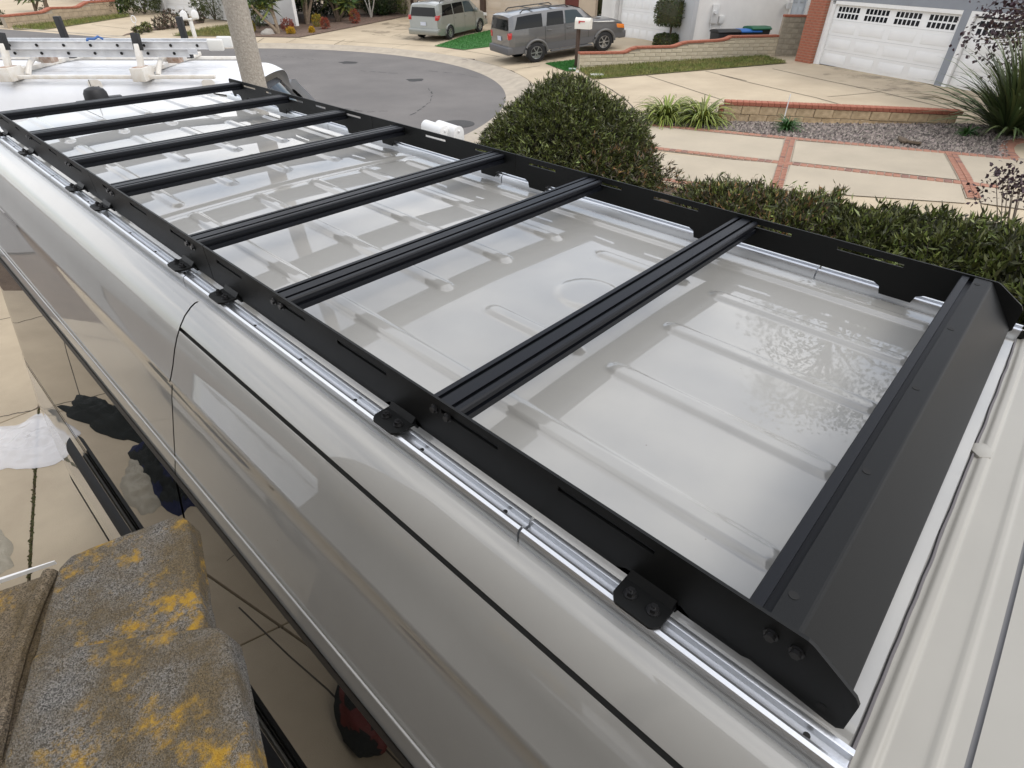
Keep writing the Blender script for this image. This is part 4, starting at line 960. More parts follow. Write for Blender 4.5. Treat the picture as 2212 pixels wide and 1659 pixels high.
# ------------------------------------------------------------------ facades and walls
class Facade:
    """vertical plane over two ground points; u along it, v up, w out towards the street"""
    def __init__(s, A, B, name, label, cat, group=None, z0=None):
        s.A = Vector(A); s.B = Vector(B); s.A.z = s.B.z = (min(s.A.z, s.B.z) if z0 is None else z0)
        d = s.B-s.A; s.L = d.length; s.d = d.normalized(); s.n = Vector((s.d.y, -s.d.x, 0))
        if s.n.dot(CAMP-s.A) < 0: s.n = -s.n
        M = Matrix((s.d, s.n, Vector((0, 0, 1)))).transposed().to_4x4(); M.translation = s.A; s.M = M
        s.root = bpy.data.objects.new(name, None); COL.objects.link(s.root); s.root.matrix_world = M; s.root.empty_display_size = .1
        s.root.matrix_basis = M; tag(s.root, label, cat, group)
    def uv(s, px, w_=0.0):
        d = ray(*px); t = (s.A+s.n*w_-CAMP).dot(s.n)/d.dot(s.n); P = CAMP+d*t-s.A; return P.dot(s.d), P.z
    def box(s, name, u0, u1, v0, v1, w0, w1, mt, parent=None, bevel=0):
        mb = MB(); mb.box(min(u0, u1), max(u0, u1), w0, w1, min(v0, v1), max(v0, v1)); return mb.build(name, mt, parent or s.root, bevel=bevel)
    def gable(s, u0, u1, v0, rise, depth, mt, w0=.5):
        mb = MB(); mb.prism([(w0, v0), (-depth-.5, v0), (-depth-.5, v0+.12), (-depth/2, v0+rise), (w0, v0+.12)], 0, u0-.4, u1+.4); return mb.build('roof', mt, s.root)
M_TILE = mat('brown roof tile', (.22, .13, .09), .85, c2=(.13, .08, .06), scale=3, bump=1, bscale=12)
M_PANE = mat('dark pane', (.012, .014, .018), .08)
def garage_door(F, u0, u1, v0, v1, cols, rows, mt, w_=-.09, groups=0, pane_rows=2, pane_cols=6, frame=True):
    d_ = F.box('garage_door', u0, u1, v0, v1, w_-.04, w_, mt, bevel=.004)
    rh = (v1-v0)/rows; cw = (u1-u0)/cols
    for r_ in range(rows):
        if r_: F.box('section_joint', u0, u1, v0+r_*rh-.004, v0+r_*rh+.004, w_, w_+.0015, mat('joint shade grey', (.5, .5, .5), .8), d_)
        top = groups and r_ == rows-1
        for c in range(cols):
            a, b = u0+c*cw+cw*.10, u0+(c+1)*cw-cw*.10; e, f = v0+r_*rh+rh*.20, v0+(r_+1)*rh-rh*.20
            if top:
                pw = (b-a)/pane_cols; ph = (f-e+.1)/pane_rows
                for i in range(pane_cols):
                    for j in range(pane_rows): F.box('pane', a+i*pw+pw*.13, a+(i+1)*pw-pw*.13, e-.05+j*ph+ph*.12, e-.05+(j+1)*ph-ph*.12, w_-.002, w_+.004, M_PANE, d_)
            else:
                p_ = F.box('door_panel', a, b, e, f, w_-.001, w_+.007, mt, d_, bevel=.006)
    return d_
# --- grey house on the right with brick pier and two garage doors
FR = Facade(terr(*z4(566, 441)), terr(*z4(1605, 628)), 'grey_house', 'blue grey house at upper right with red brick pier and white garage doors', 'house')
u0, _ = FR.uv(z4(715, 455)); u1, _ = FR.uv(z4(1556, 611)); _, vt = FR.uv(z4(1300, 68)); ub = FR.uv(z4(680, 450))[0]; ur = FR.uv(z4(1605, 628))[0]
HT_ = 3.5
FR.box('wall', ub, ub+.10, 0, vt+.10, -.3, .0, M_DOORW); FR.box('wall', ub+.1001, u0, 0, vt, -.3, -.03, M_DOORW)
FR.box('wall', ub, ur+7.0, vt+.101, HT_, -.3, .0, M_STUCG); FR.box('wall', u0, u1, vt+.001, vt+.10, -.3, -.004, M_DOORW)
FR.box('wall', u1, ur, 0, vt+.10, -.3, .003, M_STUCG); FR.box('door_frame', ur+.001, ur+.14, 0, vt+.10, -.3, -.002, M_DOORW)
FR.box('wall', ur+.1401, ur+2.75, vt, vt+.10, -.3, -.003, M_DOORW)
garage_door(FR, u0, u1, .02, vt, 4, 4, M_DOORW, groups=1)
garage_door(FR, ur+.15, ur+2.7, .02, vt-.05, 2, 4, M_DOORW, groups=1)
FR.box('wall', ur+2.7, ur+7, 0, vt+.10, -.3, 0, M_STUCG)
FR.box('floor_strip', u0-.05, ur+2.7, -.05, .012, -.4, -.05, M_DARK)
FR.box('wall', -.0, ur+7, 0, HT_, -9, -.31, M_STUCG); FR.gable(-.2, ur+7, HT_, 1.6, 9, M_TILE)
# brick pier: individual bricks over a mortar core
pu0, pu1 = 0.0, ub-.005
FR.box('mortar_core', pu0+.012, pu1-.012, 0, HT_, -.02, .138, M_MORTAR)
bh = .082; nb = 3; bw = (pu1-pu0)/nb; me_ = {}
for r_ in range(int(HT_/bh)):
    offs = 0 if r_ % 2 else -bw/2
    for i in range(nb+1):
        a = max(pu0, pu0+i*bw+offs); b = min(pu1, pu0+(i+1)*bw+offs)
        if b-a < .05: continue
        k = round(b-a, 2)
        if k not in me_:
            mb = MB(); mb.box(0, b-a-.010, 0, .15, 0, bh-.010); o = mb.build('brick', M_BRICK, FR.root, bevel=.004, seg=1); me_[k] = o.data
        else: o = link('brick', me_[k], None, FR.root)
        o.location = (a, -.004+random.uniform(0, .006), r_*bh)
def block_wall(F, hf, course, bwid, thick, mt_b, cap=None, capw=.11, caph=.075, w1=0.0, core=M_MORTAR, proud=.012, u_end=None):
    """blocks in running bond over a mortar core, topped with bricks; hf(u) is the height below the cap"""
    U = u_end or F.L; us = lin(0, U, 60)
    mb = MB(); pl = [(0, -.3)]+[(U, -.3)]+[(u_, hf(u_)-.004) for u_ in us[::-1]]
    n_ = len(pl); mb.add([(a, w1-thick, b) for a, b in pl]+[(a, w1, b) for a, b in pl], [tuple(range(n_))[::-1], tuple(range(n_, 2*n_))]+[(i, (i+1) % n_, n_+(i+1) % n_, n_+i) for i in range(n_)])
    mb.build('mortar_core', core, F.root)
    cache = {}
    for r_ in range(20):
        v0 = r_*course; offs = 0 if r_ % 2 else -bwid/2; i = 0
        while True:
            a = max(0, i*bwid+offs); b = min(U, (i+1)*bwid+offs); i += 1
            if a >= U: break
            if b-a < .06: continue
            vt_ = min(hf(a+.01), hf((a+b)/2), hf(b-.01))
            if v0 > vt_-.05: continue
            hh = min(course, vt_-v0)-.012; k = (round(b-a, 2), round(hh, 2))
            if k not in cache:
                mb = MB(); mb.box(0, b-a-.012, 0, .05, 0, hh); o = mb.build('block', mt_b, F.root, bevel=.006, seg=1); cache[k] = o.data
            else: o = link('block', cache[k], None, F.root)
            o.location = (a+.006, w1-.04+random.uniform(0, proud)+.002, v0+.006)
    if cap:
        u_ = 0; cc = None
        while u_ < U-.02:
            s_ = math.atan2(hf(min(U, u_+capw))-hf(u_), capw)
            if cc is None:
                mb = MB(); mb.box(0, capw*1.02-.010, -thick-.04, .03, 0, caph); o = mb.build('brick', cap, F.root, bevel=.008, seg=1); cc = o.data
            else: o = link('brick', cc, None, F.root)
            o.location = (u_, w1+.01+random.uniform(-.004, .004), hf(u_)); o.rotation_euler = (0, -s_, 0); u_ += capw*math.cos(s_)
def top_profile(F, pts, w_=0.0, sub=0.0):
    q = sorted((F.uv(p, w_)[0], F.uv(p, w_)[1]-sub) for p in pts)
    def f(u_):
        if u_ <= q[0][0]: return q[0][1]
        for (a, b), (c, d) in zip(q, q[1:]):
            if a <= u_ <= c:
                t = (u_-a)/(c-a+1e-9); t = t*t*(3-2*t) if abs(d-b) > .1 else t; return b+(d-b)*t
        return q[-1][1]
    return f
# --- long cream block wall with a wavy red cap
FW = Facade(terr(*z3(818, 578)), terr(*z4(395, 408)), 'garden_wall', 'long cream block wall with red brick cap stepping up beside the lawn', 'wall', z0=terr(*z3(818, 578)).z)
hfW = top_profile(FW, [z3(820, 452), z3(1190, 447), z3(1300, 404), z3(1590, 398), z3(1725, 360), z3(2030, 338), z3(2105, 310), z4(0, 303), z4(105, 276), z4(395, 270)])
block_wall(FW, hfW, hfW(0.3)/4.0, .42, .2, M_CREAM, cap=M_BRICK, capw=.2, caph=.07)
# --- tall short wall beside the pier
FT = Facade(terr(*z4(396, 410)), terr(*z4(562, 408)), 'garden_wall', 'tall grey cream block wall between the iron gate and the brick pier', 'wall', z0=FW.A.z)
_, vt2 = FT.uv(z4(430, 122)); block_wall(FT, lambda u_: vt2, vt2/9, .42, .2, mat('weathered block', (.40, .35, .27), .9, c2=(.25, .22, .17), scale=4, bump=.6, bscale=50), cap=M_BRICK, capw=.2, caph=.07)
# --- low split block wall with brick cap above the gravel
FL = Facade(terr(*z4(8, 885)), terr(*z4(1700, 905)), 'retaining_wall', 'low tan split block wall with red brick cap above the gravel', 'wall')
hfL = top_profile(FL, [z4(20, 762), z4(1690, 835)]); 
block_wall(FL, hfL, hfL(1.0)/2.0, .41, .2, M_TANB, cap=M_BRICK, capw=.14, caph=.085, proud=.03)
for r_ in range(4): FL.box('brick', -.10, -.005, r_*hfL(0)/4.2, (r_+1)*hfL(0)/4.2-.01, -.2, .02, M_BRICK, bevel=.006)
# --- white house in the middle: garage front and long side wall
FM = Facade(terr(*z3(1050, 298)), terr(*z3(1742, 428)), 'white_house', 'white stucco house in the middle with garage and side door', 'house')
ga, _ = FM.uv(z3(1140, 315)); gb, _ = FM.uv(z3(1610, 400)); ca, _ = FM.uv(z3(1668, 410)); cb, _ = FM.uv(z3(1742, 425)); vt3 = 2.25
garage_door(FM, ga, gb, .02, vt3, 8, 4, M_DOORW, groups=0)
FM.box('wall', -.6, ga, 0, vt3, -.3, 0, M_STUC); FM.box('wall', gb, cb, 0, vt3, -.3, 0, M_STUC); FM.box('wall', -.6, cb, vt3+.001, 3.4, -.3, 0.002, M_STUC)
FM.box('column', ca-.02, cb+.06, 0, 2.05, 0.004, .22, mat('grey column', (.40, .41, .42), .85), bevel=.02); FM.box('column_cap', ca-.08, cb+.12, 2.051, 2.28, 0.004, .30, mat('grey column', (.4, .4, .4), .8), bevel=.02)
FM.box('column', ga-.42, ga-.12, 0, 2.28, .004, .22, M_STUC, bevel=.02)
C0 = FM.A+FM.d*cb; FS = Facade(C0, terr(*z4(655, 318)), 'house_side_wall', 'white stucco side wall with meter box and pale blue door', 'house wall', z0=C0.z)
FS.root.parent = None
du0, dv0 = FS.uv(z4(505, 110)); du1, dv1 = FS.uv(z4(610, 110))
FS.box('wall', 0, du0-.05, -.1, 3.4, -.3, 0, M_STUC); FS.box('wall', du1+.05, FS.L+5, -.1, 3.4, -.3, 0, M_STUC); FS.box('wall', du0-.05, du1+.05, 2.35, 3.4, -.3, 0, M_STUC)
pd_ = FS.box('door', du0, du1, 0, 2.3, -.12, -.06, mat('pale blue door', (.50, .55, .60), .5), bevel=.005)
for i in range(2):
    for j in range(3): FS.box('door_panel', du0+.1+i*(du1-du0-.1)/2, du0+(i+1)*(du1-du0-.1)/2, .25+j*.68, .78+j*.68, -.061, -.045, mat('pale blue door', (.5, .55, .6), .5), pd_, bevel=.01)
FS.box('door_frame', du0-.1, du0-.0005, 0, 2.4, -.10, .02, M_WHITE); FS.box('door_frame', du1+.0005, du1+.1, 0, 2.4, -.10, .02, M_WHITE)
a = FS.uv(z4(490, 18)); lg = MB(); lg.cyl((a[0], .0, a[1]-.1), (a[0], .14, a[1]-.1), .05, n=12); lg.cyl((a[0], .14, a[1]-.2), (a[0], .14, a[1]), .09, .12, n=14); lg.build('wall_lamp', M_CLEAR, FS.root, smooth=True)
m0 = FS.uv(z3(1900, 195)); m1 = FS.uv(z3(1985, 35)); mbx_ = FS.box('meter_box', m0[0], m1[0], m0[1], m1[1], .002, .10, mat('grey painted box', (.58, .58, .57), .6), bevel=.01)
mc_ = FS.uv(z3(1940, 97)); lg = MB(); lg.cyl((mc_[0], .101, mc_[1]), (mc_[0], .2, mc_[1]), (m1[0]-m0[0])*.25, n=18); lg.build('meter', M_CLEAR, mbx_, smooth=True)
m2 = FS.uv(z3(1965, 195)); m3 = FS.uv(z3(2022, 130)); FS.box('meter_box', m2[0]+.02, m3[0], m2[1], m3[1], .002, .09, mat('grey painted box', (.58, .58, .57), .6), bevel=.01)
for uu in (m0[0]+.06, m3[0]-.08):
    lg = MB(); lg.cyl((uu, .03, m0[1]), (uu, .03, m0[1]-.35), .015, n=8); lg.build('conduit', M_LADAL, FS.root)
FS.root.parent = FM.root; FS.root.matrix_basis = FM.M.inverted() @ FS.M
for k in ('label', 'category'): del FS.root[k]
FS.root.name = 'side_wall'
mb = MB(); dd = FS.d*9-FM.d*0; p0 = FM.A+FM.d*-.6; p1 = C0; p2 = C0+FS.d*12; p3 = p0+FS.d*12
zz = FM.A.z+3.4
o = pyd('roof', [FM.M.inverted() @ Vector((q.x, q.y, zz+.01)) for q in (p0-FM.n*-.5, p1-FM.n*-.5, p2, p3)]+[FM.M.inverted() @ Vector((q.x, q.y, zz+1.9)) for q in (p0.lerp(p1, .5), p3.lerp(p2, .5))], [(0, 1, 4), (1, 2, 5, 4), (2, 3, 5), (3, 0, 4, 5), (0, 3, 2, 1)], M_TILE, FM.root)
# iron gate with spikes, closing the gap behind the bins
ga_ = terr(*z4(368, 300)); gt = Facade(terr(*z4(368, 262)), terr(*z4(585, 262)), 'iron_gate', 'black iron spiked gate behind the cream block wall', 'gate', z0=FW.A.z)
gtop = gt.uv(z4(410, 80))[1]; gu1 = gt.uv(z4(560, 85))[0]
k = 0; u_ = 0.0
while u_ < gu1:
    mb = MB(); mb.cyl((u_, 0, 0), (u_, 0, gtop-.12), .018, n=6); mb.cyl((u_, 0, gtop-.12), (u_, 0, gtop), .028, .002, n=6); mb.build('bar', M_BLACKPL, gt.root); u_ += .17
for v_ in (.25, gtop-.22): gt.box('rail', 0, gu1, v_, v_+.06, -.02, .02, M_BLACKPL)
# --- beige house behind the minivan
FB = Facade(terr(*z2(1395, 122)), terr(*z3(800, 262)), 'beige_house', 'beige house behind the silver minivan with two garage doors', 'house')
b0 = FB.uv(z2(1440, 125))[0]; b1 = FB.uv(z2(1996, 170))[0]; b2 = FB.uv(z2(2034, 176))[0]; b3 = FB.uv(z3(640, 245))[0]; b4 = FB.uv(z3(690, 250))[0]; b5 = FB.uv(z3(805, 262))[0]
garage_door(FB, b0, b1, .02, 2.3, 4, 4, M_DOORB); garage_door(FB, b2, b3, .02, 2.3, 4, 4, M_DOORB)
FB.box('post', b1, b2, 0, 2.5, -.2, .03, M_BROWN); FB.box('post', b0-.16, b0-.001, 0, 2.5, -.2, .03, M_BROWN); FB.box('wall', b3+.001, b4, 0, 2.5, -.2, 0, M_STUCB)
FB.box('door', b4+.001, b5, 0, 2.4, -.15, -.05, M_REDW); FB.box('lintel', b0-.16, b5, 2.5005, 2.7, -.2, .05, M_BROWN); FB.box('wall', b0-6, b5+1, 2.701, 3.4, -.2, 0, M_STUCB)
FB.box('wall', b0-6, b0-.17, 0, 2.7, -.2, 0, M_STUCB); FB.box('wall', b5, b5+1, 0, 2.7, -.2, 0, M_STUCB); FB.gable(b0-6, b5+1, 3.4, 1.6, 9, M_TILE)
# --- white house at the far left across the street
FF = Facade(terr(*z1(1335, 103)), terr(*z1(1700, 153)), 'cream_house', 'pale house across the street at far left with white garage door', 'house')
f0 = FF.uv(z1(1385, 110))[0]; f1 = FF.uv(z1(1690, 150))[0]; garage_door(FF, f0, f1, .02, 2.4, 4, 4, M_DOORW)
FF.box('wall', f0-.35, f0-.001, 0, 3.2, -.2, .02, M_STUC); FF.box('wall', f1+.001, f1+8, 0, 3.2, -.2, 0, M_STUC); FF.box('wall', f0-12, f0-.351, 0, 3.2, -.6, -.3, M_STUC); FF.box('wall', f0, f1, 2.401, 3.2, -.2, .0, M_STUC)
FF.gable(f0-12, f1+8, 3.2, 1.8, 9, M_TILE)
# --- block planter wall far left, its top sweeping up
FP = Facade(terr(*z1(70, 238)), terr(*z1(985, 128)), 'planter_wall', 'tan block wall with curved brick cap at far left across the street', 'wall')
hfP = top_profile(FP, [z1(65, 140), z1(360, 110), z1(430, 75), z1(640, 70), z1(740, 25), z1(830, 20)]); block_wall(FP, hfP, .24, .6, .25, mat('sandy block', (.46, .36, .25), .9, c2=(.36, .28, .19), scale=5, bump=.6, bscale=40), cap=M_BRICK, capw=.3, caph=.09)

# ------------------------------------------------------------------ wheelie bins behind the wall
M_BIN = mat('black bin plastic', (.018, .018, .019), .5, var=.2, scale=9)
def bin_(px, lid, label, s_px):
    q = px; 
    base = FW.A+FW.d*FW.uv(q)[0]-FW.n*1.0; base.z = FW.A.z+.02
    zt = None; d = ray(*q); t = (base-CAMP).dot(FW.n)/d.dot(FW.n); P = CAMP+d*t; hgt = max(.95, P.z-base.z)
    base = Vector((P.x, P.y, FW.A.z)); th = math.atan2(FW.d.y, FW.d.x)
    e = empty('wheelie_bin', base, th, label=label, cat='bin', group='wheelie bins by the white wall'); w_ = s_px*mpp(P)/2
    mb = MB(); z_ = hgt-.10
    mb.add([(sx*w_*.80, sy*.26, .06) for sx, sy in ((-1, -1), (1, -1), (1, 1), (-1, 1))]+[(sx*w_, sy*.34, z_) for sx, sy in ((-1, -1), (1, -1), (1, 1), (-1, 1))], [(0, 3, 2, 1), (4, 5, 6, 7), (0, 1, 5, 4), (1, 2, 6, 5), (2, 3, 7, 6), (3, 0, 4, 7)]); mb.build('tub', M_BIN, e, bevel=.03)
    mb = MB(); mb.prism([(-.38, z_+.002), (.38, z_+.002), (.34, z_+.07), (.10, z_+.11), (-.25, z_+.11), (-.38, z_+.05)], 0, -w_*1.05, w_*1.05); mb.build('lid', lid, e, bevel=.02)
    mb = MB(); mb.cyl((-w_*.9, .37, z_-.02), (w_*.9, .37, z_-.02), .018, n=8); mb.build('handle', M_BIN, e)
    for sx in (-1, 1):
        mb = MB(); mb.cyl((sx*w_*.85-.03, .28, .11), (sx*w_*.85+.03, .28, .11), .11, n=16); mb.build('wheel', M_RUBBER, e)
    return e
bin_(z3(2040, 238), M_BIN, 'black wheelie bin with black lid, leftmost of the three bins', 52)
bin_(z4(200, 205), mat('blue lid', (.02, .13, .42), .45), 'wheelie bin with blue lid between the black and green ones', 48)
bin_(z4(275, 185), mat('green lid', (.012, .11, .05), .45), 'wheelie bin with green lid, rightmost of the three bins', 44)

# ------------------------------------------------------------------ clipped topiary
def topiary(base, parts, label, trunk):
    e = empty('topiary_tree', base, label=label, cat='topiary', group='clipped topiary at the white garage')
    for nm, c, r in parts:
        m_ = 2600; P_ = rng.uniform(-1, 1, size=(m_*2, 3)); q = (np.abs(P_)**4).sum(1)**.25; P_ = P_/q[:, None]; P_ = P_[:m_]
        Cc = P_*np.array(r)*rng.uniform(.88, 1.03, (m_, 1))+np.array(c); leaves(nm, Cc, P_+rng.normal(size=P_.shape)*.7, rng.uniform(.05, .10, m_), .04, [M_LEAF, M_LEAFD, mat('clipped leaf', (.035, .07, .02), .6, island=.5)], e)
        mb = MB(); mb.box(c[0]-r[0]*.8, c[0]+r[0]*.8, c[1]-r[1]*.8, c[1]+r[1]*.8, c[2]-r[2]*.8, c[2]+r[2]*.8); mb.build('inner_mass', M_LEAFD, e, bevel=.1)
    mb = MB(); mb.tube([(0, 0, 0), (.02, 0, trunk*.5), (0, 0, trunk)], [.06, .05, .04], 8); mb.build('trunk', M_BARK, e, smooth=True); return e
tb = terr(*z3(1560, 392)); s_ = mpp(tb)*.2604
topiary(tb, [('crown', (0, 0, 225*s_*1.08), (122*s_, .62, 92*s_*1.0)), ('skirt', (0, 0, 45*s_), (100*s_, .55, 46*s_))], 'big mushroom clipped topiary above the garden wall before the garage', 200*s_)
tb = terr(*z3(955, 230)); s_ = mpp(tb)*.2604
topiary(tb, [('crown', (0, 0, 170*s_*1.1), (80*s_, .5, 85*s_)), ('skirt', (0, 0, 40*s_), (70*s_, .45, 42*s_))], 'smaller clipped topiary behind the grey off-roader bonnet', 140*s_)

# ------------------------------------------------------------------ parked cars
def car(name, label, base, th, pitch, sc, D):
    e = bpy.data.objects.new(name, None); COL.objects.link(e); e.location = base; e.rotation_euler = (0, -pitch, th); e.scale = (sc, sc*D.get('sy', 1), sc*D.get('sz', 1)); e.empty_display_size = .1
    tag(e, label, 'car')
    Lr, Lf, Wd = D['rear'], D['front'], D['width']/2
    st = D['st']   # stations: x, z_bottom, z_belt, z_top, halfwidth factor belt, halfwidth factor top
    def interp(x, i):
        for a, b in zip(st, st[1:]):
            if a[0] <= x <= b[0]:
                t = (x-a[0])/(b[0]-a[0]+1e-9); return a[i]+(b[i]-a[i])*t
        return st[-1][i] if x > st[-1][0] else st[0][i]
    def pt(x, t, side, off=0.0):
        """t 0 at the sill, .5 at the belt, 1 at the roof edge"""
        zb, zm, zt = interp(x, 1), interp(x, 2), interp(x, 3); wb, wt = interp(x, 4)*Wd, interp(x, 5)*Wd
        if t <= .5:
            q = t/.5; z = zb+(zm-zb)*q; w_ = wb*(.955+.045*math.sin(math.pi*min(1, .18+q*.62)))
        else:
            q = (t-.5)/.5; z = zm+(zt-zm)*q; w_ = (wb*.985)*(1-q)+wt*q+.03*math.sin(math.pi*q)*Wd*.4
        return Vector((x, side*(w_+off), z))
    xs_ = sorted(set([s[0] for s in st]+lin(st[0][0], st[-1][0], 46)))
    ts = [0, .06, .14, .22, .30, .38, .44, .48, .5, .52, .6, .7, .8, .88, .93, .965, .985, 1.0]
    def ring(x):
        a = [pt(x, t, -1) for t in ts]; zt = interp(x, 3); yt = a[-1].y
        top = [Vector((x, yt*(1-2*k/8), zt+.045*math.sin(math.pi*k/8)*D.get('crown', 1))) for k in range(1, 8)]
        return a+top+[Vector((p.x, -p.y, p.z)) for p in a[::-1]]
    rs = [ring(x) for x in xs_]; n_ = len(rs[0]); v = [p for r_ in rs for p in r_]
    f = [(i*n_+j, i*n_+j+1, (i+1)*n_+j+1, (i+1)*n_+j) for i in range(len(rs)-1) for j in range(n_-1)]
    f += [tuple(range(n_)), tuple(range((len(rs)-1)*n_, len(rs)*n_))[::-1]]
    # the rear leans: shift the tail above the belt forward
    def lean(p):
        q = Vector(p)
        if p[0] < st[0][0]+.9:
            k = 1-(p[0]-st[0][0])/.9; zz_ = max(p[2]-st[0][2], 0); q.x += k*D['lean']*zz_
        return q
    body = pyd('body', [lean(p) for p in v], f, D['paint'], e, True)
    body.data.set_sharp_from_angle(angle=R(38))
    if D.get('lower'):
        lo = MB()
        for side in (-1, 1):
            vv = [pt(x, t, side, .012) for x in lin(st[0][0]+.02, st[-1][0]-.05, 30) for t in (0.0, .10, .16)]
            lo.add(vv, [(i*3+j, i*3+j+1, (i+1)*3+j+1, (i+1)*3+j) for i in range(29) for j in range(2)])
        lo.build('cladding', D['lower'], e, smooth=True)
    def patch(nm, x0, x1, t0, t1, side, mt, off=.008, sk0=0.0, sk1=0.0, n=6):
        vv = []
        for a in lin(0, 1, n+1):
            for b in lin(0, 1, 5):
                xa = x0+sk0*b; xb = x1+sk1*b; vv.append(lean(pt(xa+(xb-xa)*a, t0+(t1-t0)*b, side, off)))
        return pyd(nm, vv, [(i*5+j, i*5+j+1, (i+1)*5+j+1, (i+1)*5+j) for i in range(n) for j in range(4)], mt, e, True)
    for side in (-1, 1):
        for (x0, x1, sk0, sk1, mt) in D['windows']: patch('window', x0, x1, .535, .93, side, mt, .010, sk0, sk1)
        for x in D['doors']: patch('door_seam', x, x+.012, .10, .53, side, M_DARK, .004, n=1)
        for x in D['handles']:
            o_ = MB(); p = pt(x, .43, side, .02); o_.box(p.x-.10, p.x+.10, p.y-.012, p.y+.012, p.z-.018, p.z+.018); o_.build('handle', D['paint'], e, bevel=.008)
        for x in (0, D['wb']):
            # wheel arch: dark disc with a flared lip
            w_ = pt(x, .2, side).y; mb = MB(); n2 = 20; r_ = D['tyre']*1.16
            c = [(x+r_*math.cos(math.pi*k/(n2-1)), w_+side*.004, D['tyre']+r_*math.sin(math.pi*k/(n2-1))) for k in range(n2)]
            mb.add(c+[(x-r_, w_+side*.004, .28), (x+r_, w_+side*.004, .28)], [tuple(list(range(n2))+[n2, n2+1])]); mb.build('wheel_well', M_DARK, e)
            mb = MB(); mb.tube([(p[0]+(p[0]-x)*.04, p[1]+side*.012, p[2]+(p[2]-D['tyre'])*.04) for p in c], D.get('flare', .03), 6); mb.build('wheel_arch', D.get('arch') or D['paint'], e, smooth=True)
            wheel(e, (x, side*(abs(w_)-.09), D['tyre']), D['tyre'], .23, axis='y', spokes=D['spokes'])
        p = pt(D['mirror'], .54, side); mb = MB(); mb.box(p.x-.07, p.x+.10, p.y+side*.16-.10, p.y+side*.16+.10, p.z-.02, p.z+.17); mb.build('mirror', D.get('mirmat') or D['paint'], e, bevel=.04)
        # tail and head lights
        x0 = st[0][0]; z0_, z1_ = D['tail']
        mb = MB(); yb = Wd*.93; mb.prism([(x0-.02, z0_), (x0+D['taillen'], z0_+.08), (x0+D['taillen']*.7+D['lean']*.1, z1_), (x0-.02+D['lean']*.05, z1_-.02)], 1, side*(yb-.16) if side > 0 else -yb-.02, side*yb+.02 if side > 0 else -yb+.16); mb.build('tail_light', M_RED, e, bevel=.02)
        x1 = st[-1][0]; zh = D['head']; mb = MB(); mb.prism([(x1-.42, zh), (x1-.03, zh-.06), (x1-.06, zh+.10), (x1-.40, zh+.16)], 1, (side*Wd*.93 if side > 0 else -Wd*.93-.025), (side*Wd*.93+.025 if side > 0 else -Wd*.93)); mb.build('headlight', D['headmat'], e, bevel=.015)
    # rear window, plate, bumper
    x0 = st[0][0]; wb = Wd*.80; zb, zt = D['rw']; ln = D['lean']; bz = st[0][2]
    mb = MB(); mb.add([(x0-.012+ln*max(zb-bz, 0), -wb, zb), (x0-.012+ln*max(zb-bz, 0), wb, zb), (x0-.012+ln*(zt-bz), wb*.9, zt), (x0-.012+ln*(zt-bz), -wb*.9, zt)], [(0, 1, 2, 3)]); mb.build('rear_window', M_GLASS, e)
    mb = MB(); mb.box(x0-.035, x0-.012, -.17, .17, D['plate']-.08, D['plate']+.08); pl_ = mb.build('number_plate', mat('plate white', (.55, .58, .66), .5), e)
    mb = MB(); mb.box(x0-.11, x0+.25, -Wd*.96, Wd*.96, D['bump'][0], D['bump'][1]); mb.build('bumper', D.get('bumpmat') or D['paint'], e, bevel=.05, seg=3)
    x1 = st[-1][0]; mb = MB(); mb.box(x1-.25, x1+.08, -Wd*.92, Wd*.92, D['bump'][0], D['bump'][1]); mb.build('bumper', D.get('bumpmat') or D['paint'], e, bevel=.05, seg=3)
    # windscreen
    xa, xb = D['ws']; mb = MB(); za, zb2 = interp(xa, 3), interp(xb, 3); ya, yb2 = interp(xa, 5)*Wd*.93, interp(xb, 5)*Wd*.93
    mb.add([(xa, -ya, za+.015), (xa, ya, za+.015), (xb, yb2, zb2+.03), (xb, -yb2, zb2+.03), (xa, 0, za+.062), (xb, 0, zb2+.075)], [(0, 4, 5, 3), (4, 1, 2, 5)]); mb.build('windscreen', M_GLASS, e)
    if D.get('rails'):
        for side in (-1, 1):
            a, b = D['rails']; zt_ = interp((a+b)/2, 3); yy_ = side*interp((a+b)/2, 5)*Wd*.86
            mb = MB(); mb.tube([(a, yy_, zt_+.0), (a+.12, yy_, zt_+.09), (b-.12, yy_, zt_+.09), (b, yy_, zt_+.0)], .022, 6); mb.build('roof_rail', M_BLACKPL, e, smooth=True)
        for q in (.3, .7):
            xx = a+(b-a)*q; mb = MB(); mb.box(xx-.03, xx+.03, -abs(yy_), abs(yy_), zt_+.075, zt_+.10); mb.build('roof_crossbar', M_BLACKPL, e, bevel=.006)
    if D.get('step'):
        for side in (-1, 1):
            mb = MB(); mb.box(.62, D['wb']-.55, side*Wd*.98-.09, side*Wd*.98+.09, .34, .40); mb.build('running_board', D['step'], e, bevel=.02)
    return e
def place_car(name, label, pr, pf, D, side=-1, sc=None):
    """pr, pf: pixels of the rear and front wheel contacts on the side facing the camera"""
    a = terr(*pr); b = terr(*pf); d = b-a; Lg = d.length; sc = sc or Lg/D['wb']
    th = math.atan2(d.y, d.x); pitch = math.atan2(d.z, math.hypot(d.x, d.y)); lft = Vector((-math.sin(th), math.cos(th), 0))
    base = a-lft*(side*(D['width']/2-.10)*sc); print(name, 'measured wheelbase', Lg, 'scale', sc)
    return car(name, label, base, th, pitch, sc, D)
M_SILV = paint('silver green metallic', (.27, .28, .255), rough=.35, coat=.8); M_SILV.node_tree.nodes['Principled BSDF'].inputs['Metallic'].default_value = .45
M_GREY = paint('warm grey metallic', (.135, .134, .132), rough=.35, coat=.8); M_GREY.node_tree.nodes['Principled BSDF'].inputs['Metallic'].default_value = .4
